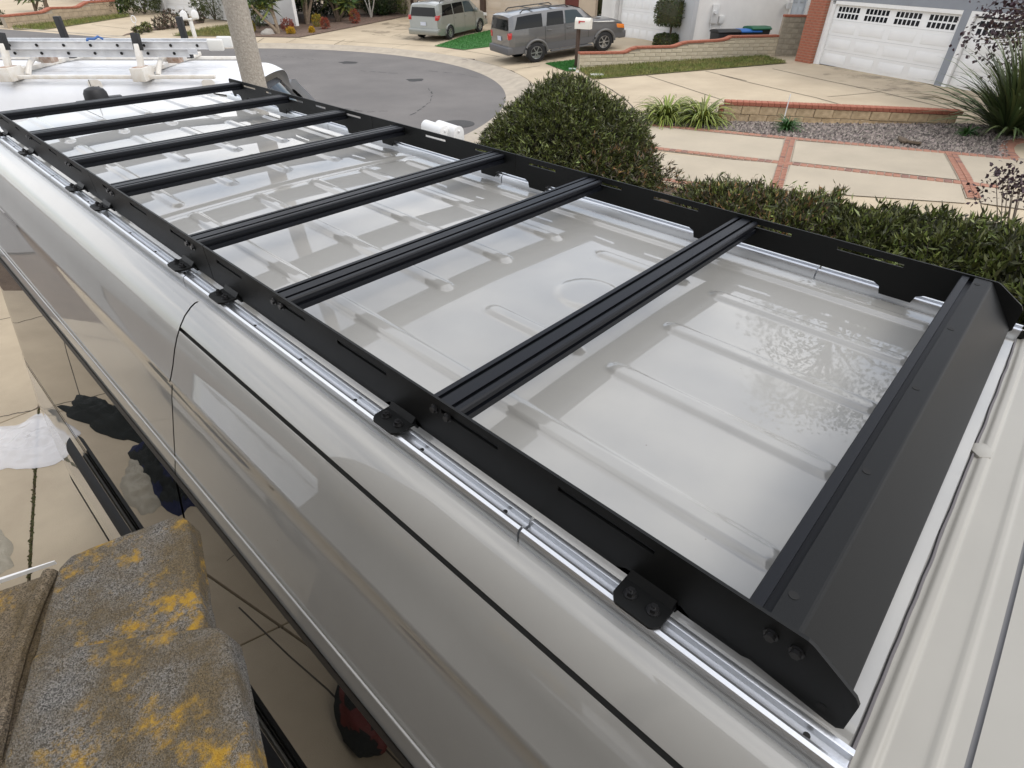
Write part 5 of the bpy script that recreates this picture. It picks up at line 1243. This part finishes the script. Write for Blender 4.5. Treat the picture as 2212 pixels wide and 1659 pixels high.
M_GREYD = mat('grey cladding', (.10, .10, .104), .5)
M_WINB = mat('bluish car glass', (.03, .045, .05), .05, spec=.3)
MINI = dict(sy=.97, sz=.93, rear=-.98, front=3.95, width=1.96, wb=3.03, tyre=.335, spokes=9, paint=M_SILV, lean=.22, crown=1.2,
    st=[(-.98, .34, 1.12, 1.64, .90, .78), (-.80, .27, 1.13, 1.70, .97, .81), (-.3, .25, 1.13, 1.73, 1, .82), (.8, .24, 1.12, 1.75, 1, .83), (1.9, .24, 1.10, 1.74, 1, .82), (2.35, .24, 1.09, 1.66, 1, .80), (2.9, .24, .98, 1.32, .99, .84), (3.25, .25, .96, 1.08, .98, .88), (3.6, .27, .90, 1.0, .95, .84), (3.85, .30, .80, .88, .88, .74), (3.95, .34, .70, .76, .80, .60)],
    windows=[(-.62, .38, .16, .02, M_GLASS), (.46, 1.42, .02, .02, M_GLASS), (1.50, 2.62, .02, -.42, M_WINB)], doors=[.42, 1.46, 2.55], handles=[.62, 1.62], mirror=2.45, tail=(.98, 1.22), taillen=.30, head=.80, headmat=M_CLEAR, rw=(1.16, 1.56), plate=.82, bump=(.30, .60), ws=(2.98, 2.36), rails=(-.4, 1.9))
place_car('parked_minivan', 'silver green minivan parked on the far driveway with red tail lights', z2(1740, 328), z2(1985, 266), MINI)
SUVD = dict(sy=.92, sz=.88, rear=-1.08, front=3.98, width=2.0, wb=3.0, tyre=.39, spokes=6, paint=M_GREY, lean=.16, crown=1.0, lower=M_GREYD, arch=mat('warm grey flare', (.12, .117, .114), .45), flare=.05, mirmat=M_BLACKPL,
    st=[(-1.08, .46, 1.26, 1.76, .92, .80), (-.9, .44, 1.28, 1.82, .98, .82), (-.2, .42, 1.28, 1.86, 1, .83), (1.0, .42, 1.27, 1.87, 1, .83), (1.7, .42, 1.26, 1.84, 1, .82), (2.0, .42, 1.26, 1.76, 1, .81), (2.5, .43, 1.22, 1.34, .99, .86), (2.7, .44, 1.18, 1.26, .99, .90), (3.5, .46, 1.10, 1.19, .97, .88), (3.85, .48, 1.0, 1.07, .93, .82), (3.98, .52, .85, .90, .90, .76)],
    windows=[(-.86, .30, .14, .02, M_GLASS), (.46, 1.20, .10, .02, M_GLASS), (1.28, 2.24, .02, -.42, M_WINB)], doors=[.40, 1.24, 2.28], handles=[.58, 1.42], mirror=2.12, tail=(.98, 1.24), taillen=.34, head=.86, headmat=M_ORANGE, rw=(1.30, 1.68), plate=.98, bump=(.42, .72), bumpmat=M_GREYD, ws=(2.58, 2.0), rails=(-.5, 1.5), step=M_GREYD)
place_car('parked_suv', 'dark grey off-roader with roof rails parked on the driveway by the mailbox', z3(470, 520), z3(1025, 428), SUVD)

# white car standing left of the picture on the driveway; its image shows in the side of the beige van
SED = dict(MINI, paint=paint('white car paint', (.72, .73, .73), rough=.4, coat=.7), sz=.82, sy=.95, rails=None)
car('parked_car', 'white car on the driveway seen only mirrored in the beige van side', (-3.3, 3.9, 0), math.pi/2, 0, 1.0, SED)

# tall tree behind the grey house: above the frame, its image shows in the van roof
tt = empty('tall_tree', (35.5, 5.6, 1.0), label='tall tree behind the grey house seen only mirrored in the van roof', cat='tree'); mb = MB(); C = []
mb.tube([(0, 0, 0), (.2, .1, 7), (0, 0, 15), (.3, 0, 24)], [.45, .36, .24, .08], 10)
for k in range(42):
    h_ = random.uniform(12, 26); a_ = random.uniform(0, 6.28); r_ = random.uniform(1.2, 5.6)*(1-abs(h_-19)/14); t_ = Vector((r_*math.cos(a_), r_*math.sin(a_), h_)); mb.tube([(0, 0, h_-3), t_*.5+Vector((0, 0, (h_-1.5)*.5)), t_], [.12, .07, .02], 5); C.append(np.array(t_)[None]+rng.normal(size=(110, 3))*.75)
mb.build('trunk', M_BARK, tt, smooth=True); C = np.concatenate(C); leaves('crown', C, rng.normal(size=C.shape), rng.uniform(.25, .5, len(C)), .2, [M_LEAFD, M_LEAF], tt)

# ------------------------------------------------------------------ planting across the street
def shrub(px, w_px, h_px, label, mts, name='shrub', n=500, per=5, lf=.14, group=None, sink=.0, wdf=.4, zmin=-.9, flat=False, cat='shrub', depth=None):
    b = terr(*px); s_ = mpp(b); rx = w_px*s_/2; rz = h_px*s_/2*1.05; dp = depth or rx
    e = empty(name, b, label=label, cat=cat, group=group); ln = lf*max(rx, .3)
    th = math.atan2(CR.y, CR.x); e.rotation_euler = (0, 0, th)
    C, Nn = shell_points(n, (0, 0, rz*.95), (rx, dp, rz), .2, int(px[0]), inner=.4, zmin=zmin); leaves('foliage', *whorls(C, Nn, per, ln, ln*wdf), mts, e)
    mb = MB()
    for k in range(5): t = C[random.randrange(len(C))]; mb.tube([(0, 0, -.05), (t[0]*.4, t[1]*.4, t[2]*.5), tuple(t*.9)], [.04, .025, .01], 5)
    mb.build('stems', M_TWIG, e, smooth=True); return e
M_HEDGE = mat('clipped hedge leaf', (.07, .085, .022), .6, island=.5)
M_NAND = mat('red nandina leaf', (.26, .055, .03), .6, island=.5)
M_YELL = mat('yellow leaf', (.50, .30, .02), .6, island=.4)
M_DKGR = mat('deep green leaf', (.018, .04, .014), .5, island=.6)
M_PALM = mat('palm frond', (.06, .10, .03), .5, island=.5)
M_ROSE = mat('dull red brown leaf', (.10, .06, .04), .6, island=.5)
shrub(z1(1205, 112), 80, 75, 'clipped yellow green hedge block left of the far white garage', [M_HEDGE], 'clipped_hedge', 1600, 5, .10, 'clipped hedges at the far garage', depth=1.6)
shrub(z1(1790, 165), 72, 80, 'clipped yellow green hedge block right of the far white garage', [M_HEDGE], 'clipped_hedge', 1600, 5, .10, 'clipped hedges at the far garage', depth=1.6)
shrub(z1(1020, 118), 36, 42, 'broad leafed bright green plant at the end of the far block wall', [M_STRAPG, M_STRAP], 'leafy_plant', 260, 5, .3)
shrub(z1(890, 130), 40, 50, 'dark purple bush climbing the end of the far block wall', [M_DKGR, M_ROSE], 'shrub', 400, 5, .16)
shrub(z1(405, 178), 24, 28, 'small sparse dark bush before the far block wall', [M_ROSE, M_DKGR], 'shrub', 200, 5, .2)
shrub(z1(20, 205), 30, 28, 'low green bush at the left edge beyond the ladder', [M_DKGR, M_LEAF], 'shrub', 300, 5, .2)
for q, w_, h_, lab in (((1150, 285), 20, 14, 'low rose bush in the far bed, left of three'), ((1230, 268), 22, 18, 'low rose bush in the far bed, between its neighbours'), ((1335, 248), 26, 24, 'reddish rose bush in the far bed, near the driveway edge'), ((1440, 235), 36, 34, 'full reddish brown rose bush left of the far twin mailboxes'), ((1545, 212), 26, 26, 'dark rose bush behind the far twin mailbox post'), ((1665, 190), 22, 22, 'dark red brown rose bush right of the far mailboxes')):
    shrub(z1(*q), w_, h_, lab, [M_ROSE, M_DKGR, M_STRAP] if q[0] < 1300 else [M_ROSE, M_ROSE, M_DKGR], 'rose_bush', 150, 5, .28, 'rose bushes in the far bed')
# dark thicket behind the trunks
for i, (q, w_, h_, lab) in enumerate((((160, 225), 60, 75, 'dark green thicket behind the lamp post'), ((330, 150), 90, 80, 'dark thicket behind the leaning trunks, left part'), ((640, 140), 90, 70, 'dark thicket behind the leaning trunks, right part'), ((870, 140), 70, 60, 'dark thicket left of the small palm'), ((1130, 125), 60, 48, 'dark thicket behind the small palm'), ((1240, 122), 40, 44, 'dark green bush beside the yellow green hedge'))):
    shrub(z2(*q), w_, h_, lab, [M_DKGR, M_DKGR, M_LEAFD], 'thicket', 900, 5, .13, 'dark thicket across the street', depth=1.5)
shrub(z2(1370, 120), 30, 40, 'yellow green leafy hedge by the beige garage', [M_HEDGE, M_STRAP], 'clipped_hedge', 500, 5, .16)
for q, w_, h_, mts, lab in (((405, 262), 28, 24, [M_NAND], 'deep red bush among the trunks nearest the lamp post'), ((425, 285), 18, 13, [M_YELL], 'small yellow bush before the deep red bush'), ((650, 225), 22, 24, [M_YELL, M_STRAP], 'yellow bush beside the leaning trunks'), ((712, 245), 20, 22, [M_NAND], 'orange red bush next to the yellow bush'), ((957, 198), 24, 26, [M_NAND], 'bright red round bush in the mulch bed by the driveway'), ((600, 275), 11, 11, [M_YELL], 'tiny yellow plant at the mulch edge'), ((110, 270), 12, 22, [M_YELL, M_STRAP], 'yellow shrub just right of the lamp post')):
    shrub(z2(*q), w_, h_, lab, mts, 'coloured_shrub', 240, 5, .22, 'red and yellow shrubs in the mulch bed')
def trunk_tree(name, px, tops, r_px, label, mt, crown=None, group='leaning trunks in the mulch bed'):
    b = terr(*px); s_ = mpp(b); e = empty(name, b, math.atan2(CR.y, CR.x), label=label, cat='tree', group=group); mb = MB(); r_ = r_px*s_
    for (dx, dy) in tops:
        t = Vector((dx*.2604*s_, random.gauss(0, .25), dy*.2604*s_*1.08)); m_ = t*.5+Vector((random.gauss(0, .06), 0, 0)); mb.tube([(0, 0, -.05), m_*.5+Vector((0, 0, .05)), m_, t], [r_*1.2, r_, r_*.85, r_*.7], 7)
    mb.build('trunk', mt, e, smooth=True)
    if crown:
        C = []; D = []
        for (dx, dy) in tops:
            t = np.array((dx*.2604*s_, 0, dy*.2604*s_*1.08)); k = 70; dd = rng.normal(size=(k, 3)); dd[:, 2] = dd[:, 2]*.7+.1; C.append(np.repeat(t[None], k, 0)+rng.normal(size=(k, 3))*.15); D.append(dd)
        leaves('crown', np.concatenate(C), np.concatenate(D), rng.uniform(.5, 1.2, 70*len(tops))*crown*s_, .1*crown*s_*1.4, [M_PALM, M_STRAP, M_HEDGE], e)
    return e
trunk_tree('multi_stem_tree', z2(325, 280), [(-150, 185), (-60, 210), (-15, 300)], 3.2, 'cluster of pale leaning trunks right of the lamp post', M_PALE, 34)
trunk_tree('multi_stem_tree', z2(470, 205), [(-90, 230), (-30, 240), (10, 300)], 3.4, 'cluster of upright trunks beyond the deep red bush', M_PALE, 30)
trunk_tree('multi_stem_tree', z2(560, 205), [(-40, 235), (100, 230), (40, 300)], 3.4, 'pair of trunks leaning apart by the yellow bush', M_PALE, 30)
trunk_tree('multi_stem_tree', z2(815, 185), [(-70, 200), (10, 230), (80, 130)], 3.4, 'brown forked trunks left of the bright red bush', M_BARK, 34)
trunk_tree('bare_tree', z2(1088, 148), [(-55, 150), (60, 150), (0, 160), (-20, 160)], 1.6, 'slim whitish bare tree beside the small palm', mat('white bark', (.5, .47, .42), .8), None, None)
trunk_tree('multi_stem_tree', z1(300, 100), [(-30, 120), (40, 110)], 2.6, 'thin trunks behind the far block wall', M_BARK, 26)
trunk_tree('multi_stem_tree', z1(395, 80), [(-20, 100), (20, 100)], 4.2, 'two stout brown trunks behind the far block wall', M_BARK, None)
pb_ = terr(*z2(1190, 128)); strap_plant('small_palm', 'small spiky palm with arching fronds by the beige house', 'plant', pb_, 90, 58*mpp(pb_), 3.2*mpp(pb_), (.3, 1.3), M_PALM, .18)
pb_ = terr(*z3(330, 178)); strap_plant('small_palm', 'yellowish small palm behind the grey off-roader roof', 'plant', pb_+Vector((0, 0, .9)), 80, 45*mpp(pb_), 3*mpp(pb_), (.1, 1.2), M_STRAP, .3)
rk = terr(*z2(235, 285)); mb = MB(); bm = bmesh.new(); bmesh.ops.create_icosphere(bm, subdivisions=3, radius=1)
for v_ in bm.verts: v_.co *= 1+.25*noise.noise(v_.co*1.7)
me = bpy.data.meshes.new('boulder'); bm.to_mesh(me); bm.free(); o = link('boulder', me, mat('grey granite', (.42, .39, .35), .9, c2=(.3, .28, .25), scale=5, bump=.8, bscale=30), None, True)
o.location = rk; s_ = mpp(rk); o.scale = (15*s_, 13*s_, 11*s_); tag(o, 'pale rounded boulder in the mulch bed beside the leaning trunks', 'boulder')
# small covers in the verge beside the mailbox post
for q, c, lab, w_ in (((765, 578), (.36, .45, .40), 'pale green utility box lid beside the brown mailbox post', 60), ((808, 600), (.62, .60, .57), 'small pale stone at the end of the cream wall', 30), ((970, 627), (.66, .66, .63), 'white utility box lid in the lawn edge', 110)):
    p = terr(*z3(*q), .02); s_ = mpp(p)*.2604*w_; mb = MB(); mb.box(-s_/2, s_/2, -s_*.32, s_*.32, -.02, .05); o = mb.build('utility_lid', mat(lab[:12], c, .7, var=.15, scale=9), bevel=.02); o.location = p; o.rotation_euler = (0, 0, math.atan2(CR.y, CR.x)); tag(o, lab, 'lid', 'utility lids in the verge')

# ------------------------------------------------------------------ burgundy tree reaching in from the right
bt = Vector((15.2, -1.6, Hh(15.2, -1.6))); tr = empty('burgundy_tree', bt, label='burgundy leafed tree reaching in at the right edge', cat='tree')
targets = [(1975, 200), (1850, 290), (2050, 60), (2130, 110), (2190, 30), (2010, 150), (2190, 200), (1900, 320), (2160, 300), (2100, 240), (2060, 20), (2205, 260), (2190, 480), (2205, 560), (2160, 1010), (2195, 1040), (2140, 460)]
mb = MB(); C = []
crotch = Vector((0, 0, 1.9)); mb.tube([(0, 0, -.1), (.05, .05, 1.0), crotch], [.10, .085, .07], 8)
for q in targets:
    P = CAMP+ray(*z4(*q))*random.uniform(12.6, 14.0); l_ = P-bt; m_ = crotch.lerp(l_, .55)+Vector((0, 0, .12)); mb.tube([crotch, m_, l_], [.035, .02, .006], 5)
    k = 22 if q[0] < 1950 else 46; s_ = .20 if q[0] < 1950 else .30
    C.append(np.array(l_)[None]+rng.normal(size=(k, 3))*s_); C.append(np.array(m_.lerp(l_, .7))[None]+rng.normal(size=(k//3, 3))*.12)
for k in range(26):
    t_ = Vector((random.gauss(0, 1.1), random.gauss(0, 1.2), random.uniform(4.3, 6.2))); mb.tube([crotch, crotch.lerp(t_, .5)+Vector((random.gauss(0, .1), 0, .1)), t_], [.04, .025, .008], 5); C.append(np.array(t_)[None]+rng.normal(size=(90, 3))*.32)
mb.build('trunk', M_BARK, tr, smooth=True); C = np.concatenate(C); leaves('crown', C, rng.normal(size=C.shape), rng.uniform(.08, .13, len(C)), .085, M_PURP, tr)
# burgundy shrub sprig behind the hedge at the right edge
sb = empty('burgundy_shrub', (9.2, -.1, .1), label='small burgundy leafed shrub rising behind the hedge at right', cat='shrub'); C = []; mb = MB()
for q in ((2120, 260), (2040, 315), (2160, 300), (2200, 340), (2080, 330), (2190, 420), (1930, 415), (2140, 370), (2180, 390)):
    P = CAMP+ray(*z6(*q))*7.6; l_ = P-Vector(sb.location); mb.tube([(0, 0, 0), l_*.5+Vector((.1, 0, 0)), l_], [.012, .008, .004], 5); C.append(np.array(l_)[None]+rng.normal(size=(34, 3))*.085)
mb.build('stems', M_TWIG, sb); C = np.concatenate(C); leaves('foliage', C, rng.normal(size=C.shape), rng.uniform(.045, .075, len(C)), .045, M_PURP, sb)

# ------------------------------------------------------------------ near house: eave corner with lichened concrete tiles
def lichen_mat(name, grey, amber_amt, seed):
    mt, t, b = principled(name); n = t.nodes; l = t.links; b.inputs['Roughness'].default_value = .92
    co = n.new('ShaderNodeTexCoord'); mp = n.new('ShaderNodeMapping'); mp.inputs['Location'].default_value = (seed, seed*.7, 0); l.new(co.outputs['Object'], mp.inputs['Vector'])
    def nz(sc, det=6, ro=.6, src=None):
        q = n.new('ShaderNodeTexNoise'); q.inputs['Scale'].default_value = sc; q.inputs['Detail'].default_value = det; q.inputs['Roughness'].default_value = ro; l.new(mp.outputs['Vector'], q.inputs['Vector']); return q
    def ramp(f, p0, p1, c0, c1):
        r_ = n.new('ShaderNodeValToRGB'); r_.color_ramp.elements[0].position = p0; r_.color_ramp.elements[1].position = p1; r_.color_ramp.elements[0].color = (*c0, 1); r_.color_ramp.elements[1].color = (*c1, 1); l.new(f, r_.inputs['Fac']); return r_.outputs['Color']
    def mix(f, a, b_):
        m_ = n.new('ShaderNodeMix'); m_.data_type = 'RGBA'; l.new(f, m_.inputs['Factor']); l.new(a, m_.inputs['A']); l.new(b_, m_.inputs['B']); return m_.outputs['Result']
    vo = n.new('ShaderNodeTexVoronoi'); vo.inputs['Scale'].default_value = 640; l.new(mp.outputs['Vector'], vo.inputs['Vector'])
    sep = n.new('ShaderNodeSeparateColor'); l.new(vo.outputs['Color'], sep.inputs['Color'])
    grain = ramp(sep.outputs[0], .15, .95, tuple(x*.40 for x in grey), tuple(min(1, x*2.3) for x in grey))
    brown = ramp(sep.outputs[1], .1, .9, (.07, .05, .022), (.17, .12, .055))
    m1 = mix(ramp(nz(9, 8).outputs['Fac'], .38, .60, (0, 0, 0), (.85,)*3), grain, brown)
    amber = ramp(nz(120, 3).outputs['Fac'], .3, .7, (.34, .185, .015), (.50, .30, .03))
    pat = n.new('ShaderNodeMath'); pat.operation = 'MULTIPLY'; l.new(ramp(nz(8.5, 9, .72).outputs['Fac'], .59-amber_amt, .69-amber_amt, (0, 0, 0), (.97, .97, .97)), pat.inputs[0]); l.new(ramp(nz(34, 6, .7).outputs['Fac'], .40, .55, (0.1,)*3, (1, 1, 1)), pat.inputs[1])
    m2 = mix(pat.outputs[0], m1, amber); l.new(m2, b.inputs['Base Color'])
    bp = n.new('ShaderNodeBump'); bp.inputs['Strength'].default_value = .9; bp.inputs['Distance'].default_value = .0022; l.new(vo.outputs['Distance'], bp.inputs['Height'])
    bp2 = n.new('ShaderNodeBump'); bp2.inputs['Strength'].default_value = .6; bp2.inputs['Distance'].default_value = .008; l.new(nz(45, 6).outputs['Fac'], bp2.inputs['Height']); l.new(bp.outputs['Normal'], bp2.inputs['Normal']); l.new(bp2.outputs['Normal'], b.inputs['Normal'])
    return mt
M_TILEA = lichen_mat('lichened concrete tile', (.125, .117, .105), .072, 2.1); M_TILEB = lichen_mat('brown lichened tile', (.15, .12, .085), .06, 6.3)
nh = empty('near_house', (-3.0, -3.0, 0), label='tiled roof corner of the near house at the lower left', cat='house')
def z8(x, y): return ((x*.7233)/1.736, (1800+y*.7233)/1.736)
def tile(name, pix, zt, th, mt, bev=.009):
    pts = [onz(*z8(*q), zt) for q in pix]; mb = MB(); c_ = sum((Vector((p.x, p.y)) for p in pts), Vector((0, 0)))/len(pts); n_ = len(pts); mb.add([(p.x, p.y, zt) for p in pts]+[(c_.x+(p.x-c_.x)*1.06+.004, c_.y+(p.y-c_.y)*1.04, zt-th) for p in pts], [tuple(range(n_)), tuple(range(n_, 2*n_))[::-1]]+[(i, (i+1) % n_, n_+(i+1) % n_, n_+i) for i in range(n_)]); o = mb.build(name, mt, bevel=bev, seg=3)
    bm = bmesh.new(); bm.from_mesh(o.data); bmesh.ops.triangulate(bm, faces=bm.faces)
    for k in range(5):
        lg = [e for e in bm.edges if e.calc_length() > .016]
        if not lg: break
        bmesh.ops.subdivide_edges(bm, edges=lg, cuts=1); bmesh.ops.triangulate(bm, faces=[f for f in bm.faces if len(f.verts) > 3])
    for v_ in bm.verts: v_.co += v_.normal*(.0016*noise.noise(v_.co*22)+.0012*noise.noise(v_.co*70))
    bm.to_mesh(o.data); bm.free(); o.data.polygons.foreach_set('use_smooth', [True]*len(o.data.polygons)); o.data.set_sharp_from_angle(angle=R(50)); return under(o, nh)
ZT = 2.55
tile('ridge_tile', [(365, 385), (640, 275), (905, 182), (945, 184), (972, 205), (1010, 470), (1080, 860), (1000, 900), (150, 1000), (225, 700), (300, 450)], ZT, .055, M_TILEA)
tile('ridge_tile', [(170, 900), (620, 820), (1070, 757), (1120, 760), (1172, 800), (1220, 1020), (1300, 1420), (1420, 2100), (1400, 2600), (-350, 2600), (-60, 1700), (70, 1250)], ZT+.016, .06, M_TILEA)
tile('roof_tile', [(-260, 660), (0, 562), (285, 470), (330, 560), (140, 1000), (20, 1500), (-700, 1500), (-560, 1000)], ZT-.045, .05, M_TILEB)
tile('roof_tile', [(-900, 900), (-270, 660), (-560, 1010), (-720, 1500), (-1400, 1500)], ZT-.045, .05, M_TILEB)
# raised moulding ridge on the lower tile
mb = MB(); mb.tube([onz(*z8(*q), ZT-.036) for q in ((262, 480), (190, 640), (110, 860), (40, 1100), (-40, 1450))], .012, 8); under(mb.build('tile_lip', M_TILEB, smooth=True), nh)
mb = MB(); p0, p1 = onz(*z8(300, 452), ZT-.08), onz(*z8(-500, 730), ZT-.08); d = (p1-p0).normalized(); nn = Vector((d.y, -d.x, 0)); 
if nn.y < 0: nn = -nn
q = [p0+nn*.004, p1+nn*.004, p1+nn*.016, p0+nn*.006]; mb.prism([(a.x, a.y) for a in q], 2, ZT-.075, ZT-.066); under(mb.build('fascia', M_WHITE), nh)
M_NEAR = mat('taupe stucco', (.27, .24, .205), .9, var=.12, scale=2, bump=.4, bscale=60)
mb = MB(); mb.box(-7, -1.5, -7, .45, 0, 2.355); under(mb.build('wall', M_NEAR), nh)
mb = MB(); mb.box(-8, -1.75, -8, .30, 2.45, 6.2); under(mb.build('upper_wall', M_NEAR), nh)
mb = MB(); mb.prism([(-8.3, 6.201), (-1.35, 6.201), (-1.35, 6.3), (-4.8, 7.6), (-8.3, 6.4)], 1, -8.2, .6); under(mb.build('upper_roof', M_TILEB), nh)
mb = MB(); mb.box(-8, -1.70, .4505, 2.7, 0, 5.2); under(mb.build('shading_wall', M_NEAR), nh)  # unseen wing, added to shade the driveway and the lower van side
mb = MB(); mb.box(-1.699, -.27, 1.18, 2.85, 2.50, 2.58); under(mb.build('shading_eave', M_NEAR), nh)  # unseen overhang, added to darken the driveway strip around the bag
rfv = [(-7.3, .75, 2.40), (-.30, .75, 2.40), (-.30, -7, 2.40), (-7.3, -7, 2.40)]
mb = MB(); mb.box(-7.3, -.62, -7, .52, 2.36, 2.44); under(mb.build('eave_board', M_WHITE), nh)
mb = MB(); mb.prism([(-7.3, 2.441), (-.62, 2.441), (-.62, 2.46), (-4.0, 3.15), (-7.3, 3.15)], 1, -7, .1); under(mb.build('roof_slope', M_TILEB), nh)

# ------------------------------------------------------------------ things left lying on the driveway
def cloth(name, label, cat, c, rx, ry, h, rz, mt, seed, fold=3.5, group=None, lobes=.35, thick=.01):
    n1, n2 = 26, 56; v = [(0, 0, h*.7)]; f = []
    for i in range(1, n1+1):
        r_ = i/n1
        for k in range(n2):
            t = 2*math.pi*k/n2; q = Vector((math.cos(t), math.sin(t), seed)); rad = r_*(1+lobes*noise.noise(q*1.6)+lobes*.5*noise.noise(q*3.7))
            x, y = rx*rad*math.cos(t), ry*rad*math.sin(t); p = Vector((x*fold*2, y*fold*2, seed))
            fo = abs(noise.noise(p)) + .5*abs(noise.noise(p*2.2)); z = h*(1-r_**3)*(.35+.65*(1-r_))+h*.55*(1-fo*1.5)*(1-r_**5)+.004
            v.append((x, y, max(z, .003) if i < n1 else .001))
    for k in range(n2): f.append((0, 1+k, 1+(k+1) % n2))
    for i in range(n1-1):
        for k in range(n2): a = 1+i*n2+k; b = 1+i*n2+(k+1) % n2; f.append((a, a+n2, b+n2, b))
    o = pyd(name, v, f, mt, None, True); o.location = c
    if isinstance(mt, list): o.data.polygons.foreach_set('material_index', [1 if noise.noise(p.center*4.5+Vector((seed, 0, 0))) > .12 else 0 for p in o.data.polygons])
    o.location = c; o.rotation_euler = (0, 0, rz); return tag(o, label, cat, group)
M_CLB = mat('black cloth', (.012, .015, .014), .95, bump=.5, bscale=150); M_CLN = mat('navy cloth', (.012, .017, .055), .95, bump=.5, bscale=150); M_CLT = mat('beige cloth', (.42, .38, .30), .95, var=.2, scale=8, bump=.4, bscale=120)
cloth('trousers', 'crumpled black trousers on the driveway mirrored in the van glass', 'clothing', (-.92, 5.62, 0), .22, .52, .12, -.42, M_CLB, 3.0, lobes=.65)
cloth('jacket', 'navy and black jacket heaped on the driveway mirrored in the van glass', 'clothing', (-1.02, 4.58, 0), .32, .60, .18, .1, [M_CLN, M_CLB], 8.0, fold=5)
cloth('cloth_sheet', 'beige cloth bundled under the navy jacket on the driveway', 'cloth', (-.77, 4.52, 0), .16, .36, .07, .2, M_CLT, 12.0)
mt, t, b = principled('clear plastic film'); b.inputs['Base Color'].default_value = (.86, .85, .86, 1); b.inputs['Roughness'].default_value = .25; b.inputs['Alpha'].default_value = .62; b.inputs['Coat Weight'].default_value = .3
pc_ = (onz(20, 950, 0)+onz(120, 960, 0))/2
cloth('plastic_sheet', 'crumpled clear plastic sheet on the driveway at the left edge', 'plastic sheet', (pc_.x, pc_.y, .003), .36, .44, .05, .5, mt, 5.5, fold=4, lobes=.3)
M_BAGR = mat('red bag nylon', (.13, .014, .01), .6, bump=.4, bscale=60)
def bag():
    e = empty('bag', (-.95, 1.64, 0), .3, label='red and black nylon bag on the driveway mirrored in the van glass', cat='bag')
    bm = bmesh.new(); bmesh.ops.create_icosphere(bm, subdivisions=4, radius=1)
    for v_ in bm.verts:
        c = v_.co; c *= 1+.18*noise.noise(c*1.8)+.06*noise.noise(c*5); c.x *= .15; c.y *= .25; c.z = max(c.z*.13, -.085)+.09
    me = bpy.data.meshes.new('body'); bm.to_mesh(me); bm.free(); o = link('body', me, [M_CLB, M_BAGR], e, True)
    me.polygons.foreach_set('material_index', [1 if noise.noise(p.center*8+Vector((3, 1, 0))) > .12 and p.center.z > .06 else 0 for p in me.polygons])
    mb = MB(); mb.tube([(.0, -.1, .2), (.03, -.03, .26), (.03, .05, .25), (0, .12, .19)], .012, 7); mb.build('strap', M_CLB, e, smooth=True)
bag()

# round garden sign on a thin stake in the far rose bed, and a blue tie on the ladder
p = terr(*z1(1150, 285)); s_ = mpp(p)*.2604; e = empty('garden_sign', p, math.atan2(CR.y, CR.x), label='thin round wire sign on a stake in the far rose bed', cat='sign')
mb = MB(); mb.cyl((0, 0, 0), (0, 0, 80*s_), .012, n=6); mb.build('stake', M_WHITE, e)
mb = MB(); mb.tube([(18*s_*math.cos(t), 0, 105*s_+25*s_*math.sin(t)) for t in lin(0, 2*math.pi, 25)], .02, 6); mb.build('ring', M_WHITE, e)
mb = MB(); mb.cyl((0, -.01, 105*s_), (0, .01, 105*s_), 9*s_, n=14); mb.build('medallion', M_CREAM, e)
mb = MB(); mb.tube([(1.02, -.60, .17), (1.0, -.55, .185), (1.05, -.5, .18), (1.08, -.46, .20), (1.12, -.44, .17)], .014, 6); mb.build('tie', mat('blue tie', (.03, .12, .35), .5), ld, smooth=True)
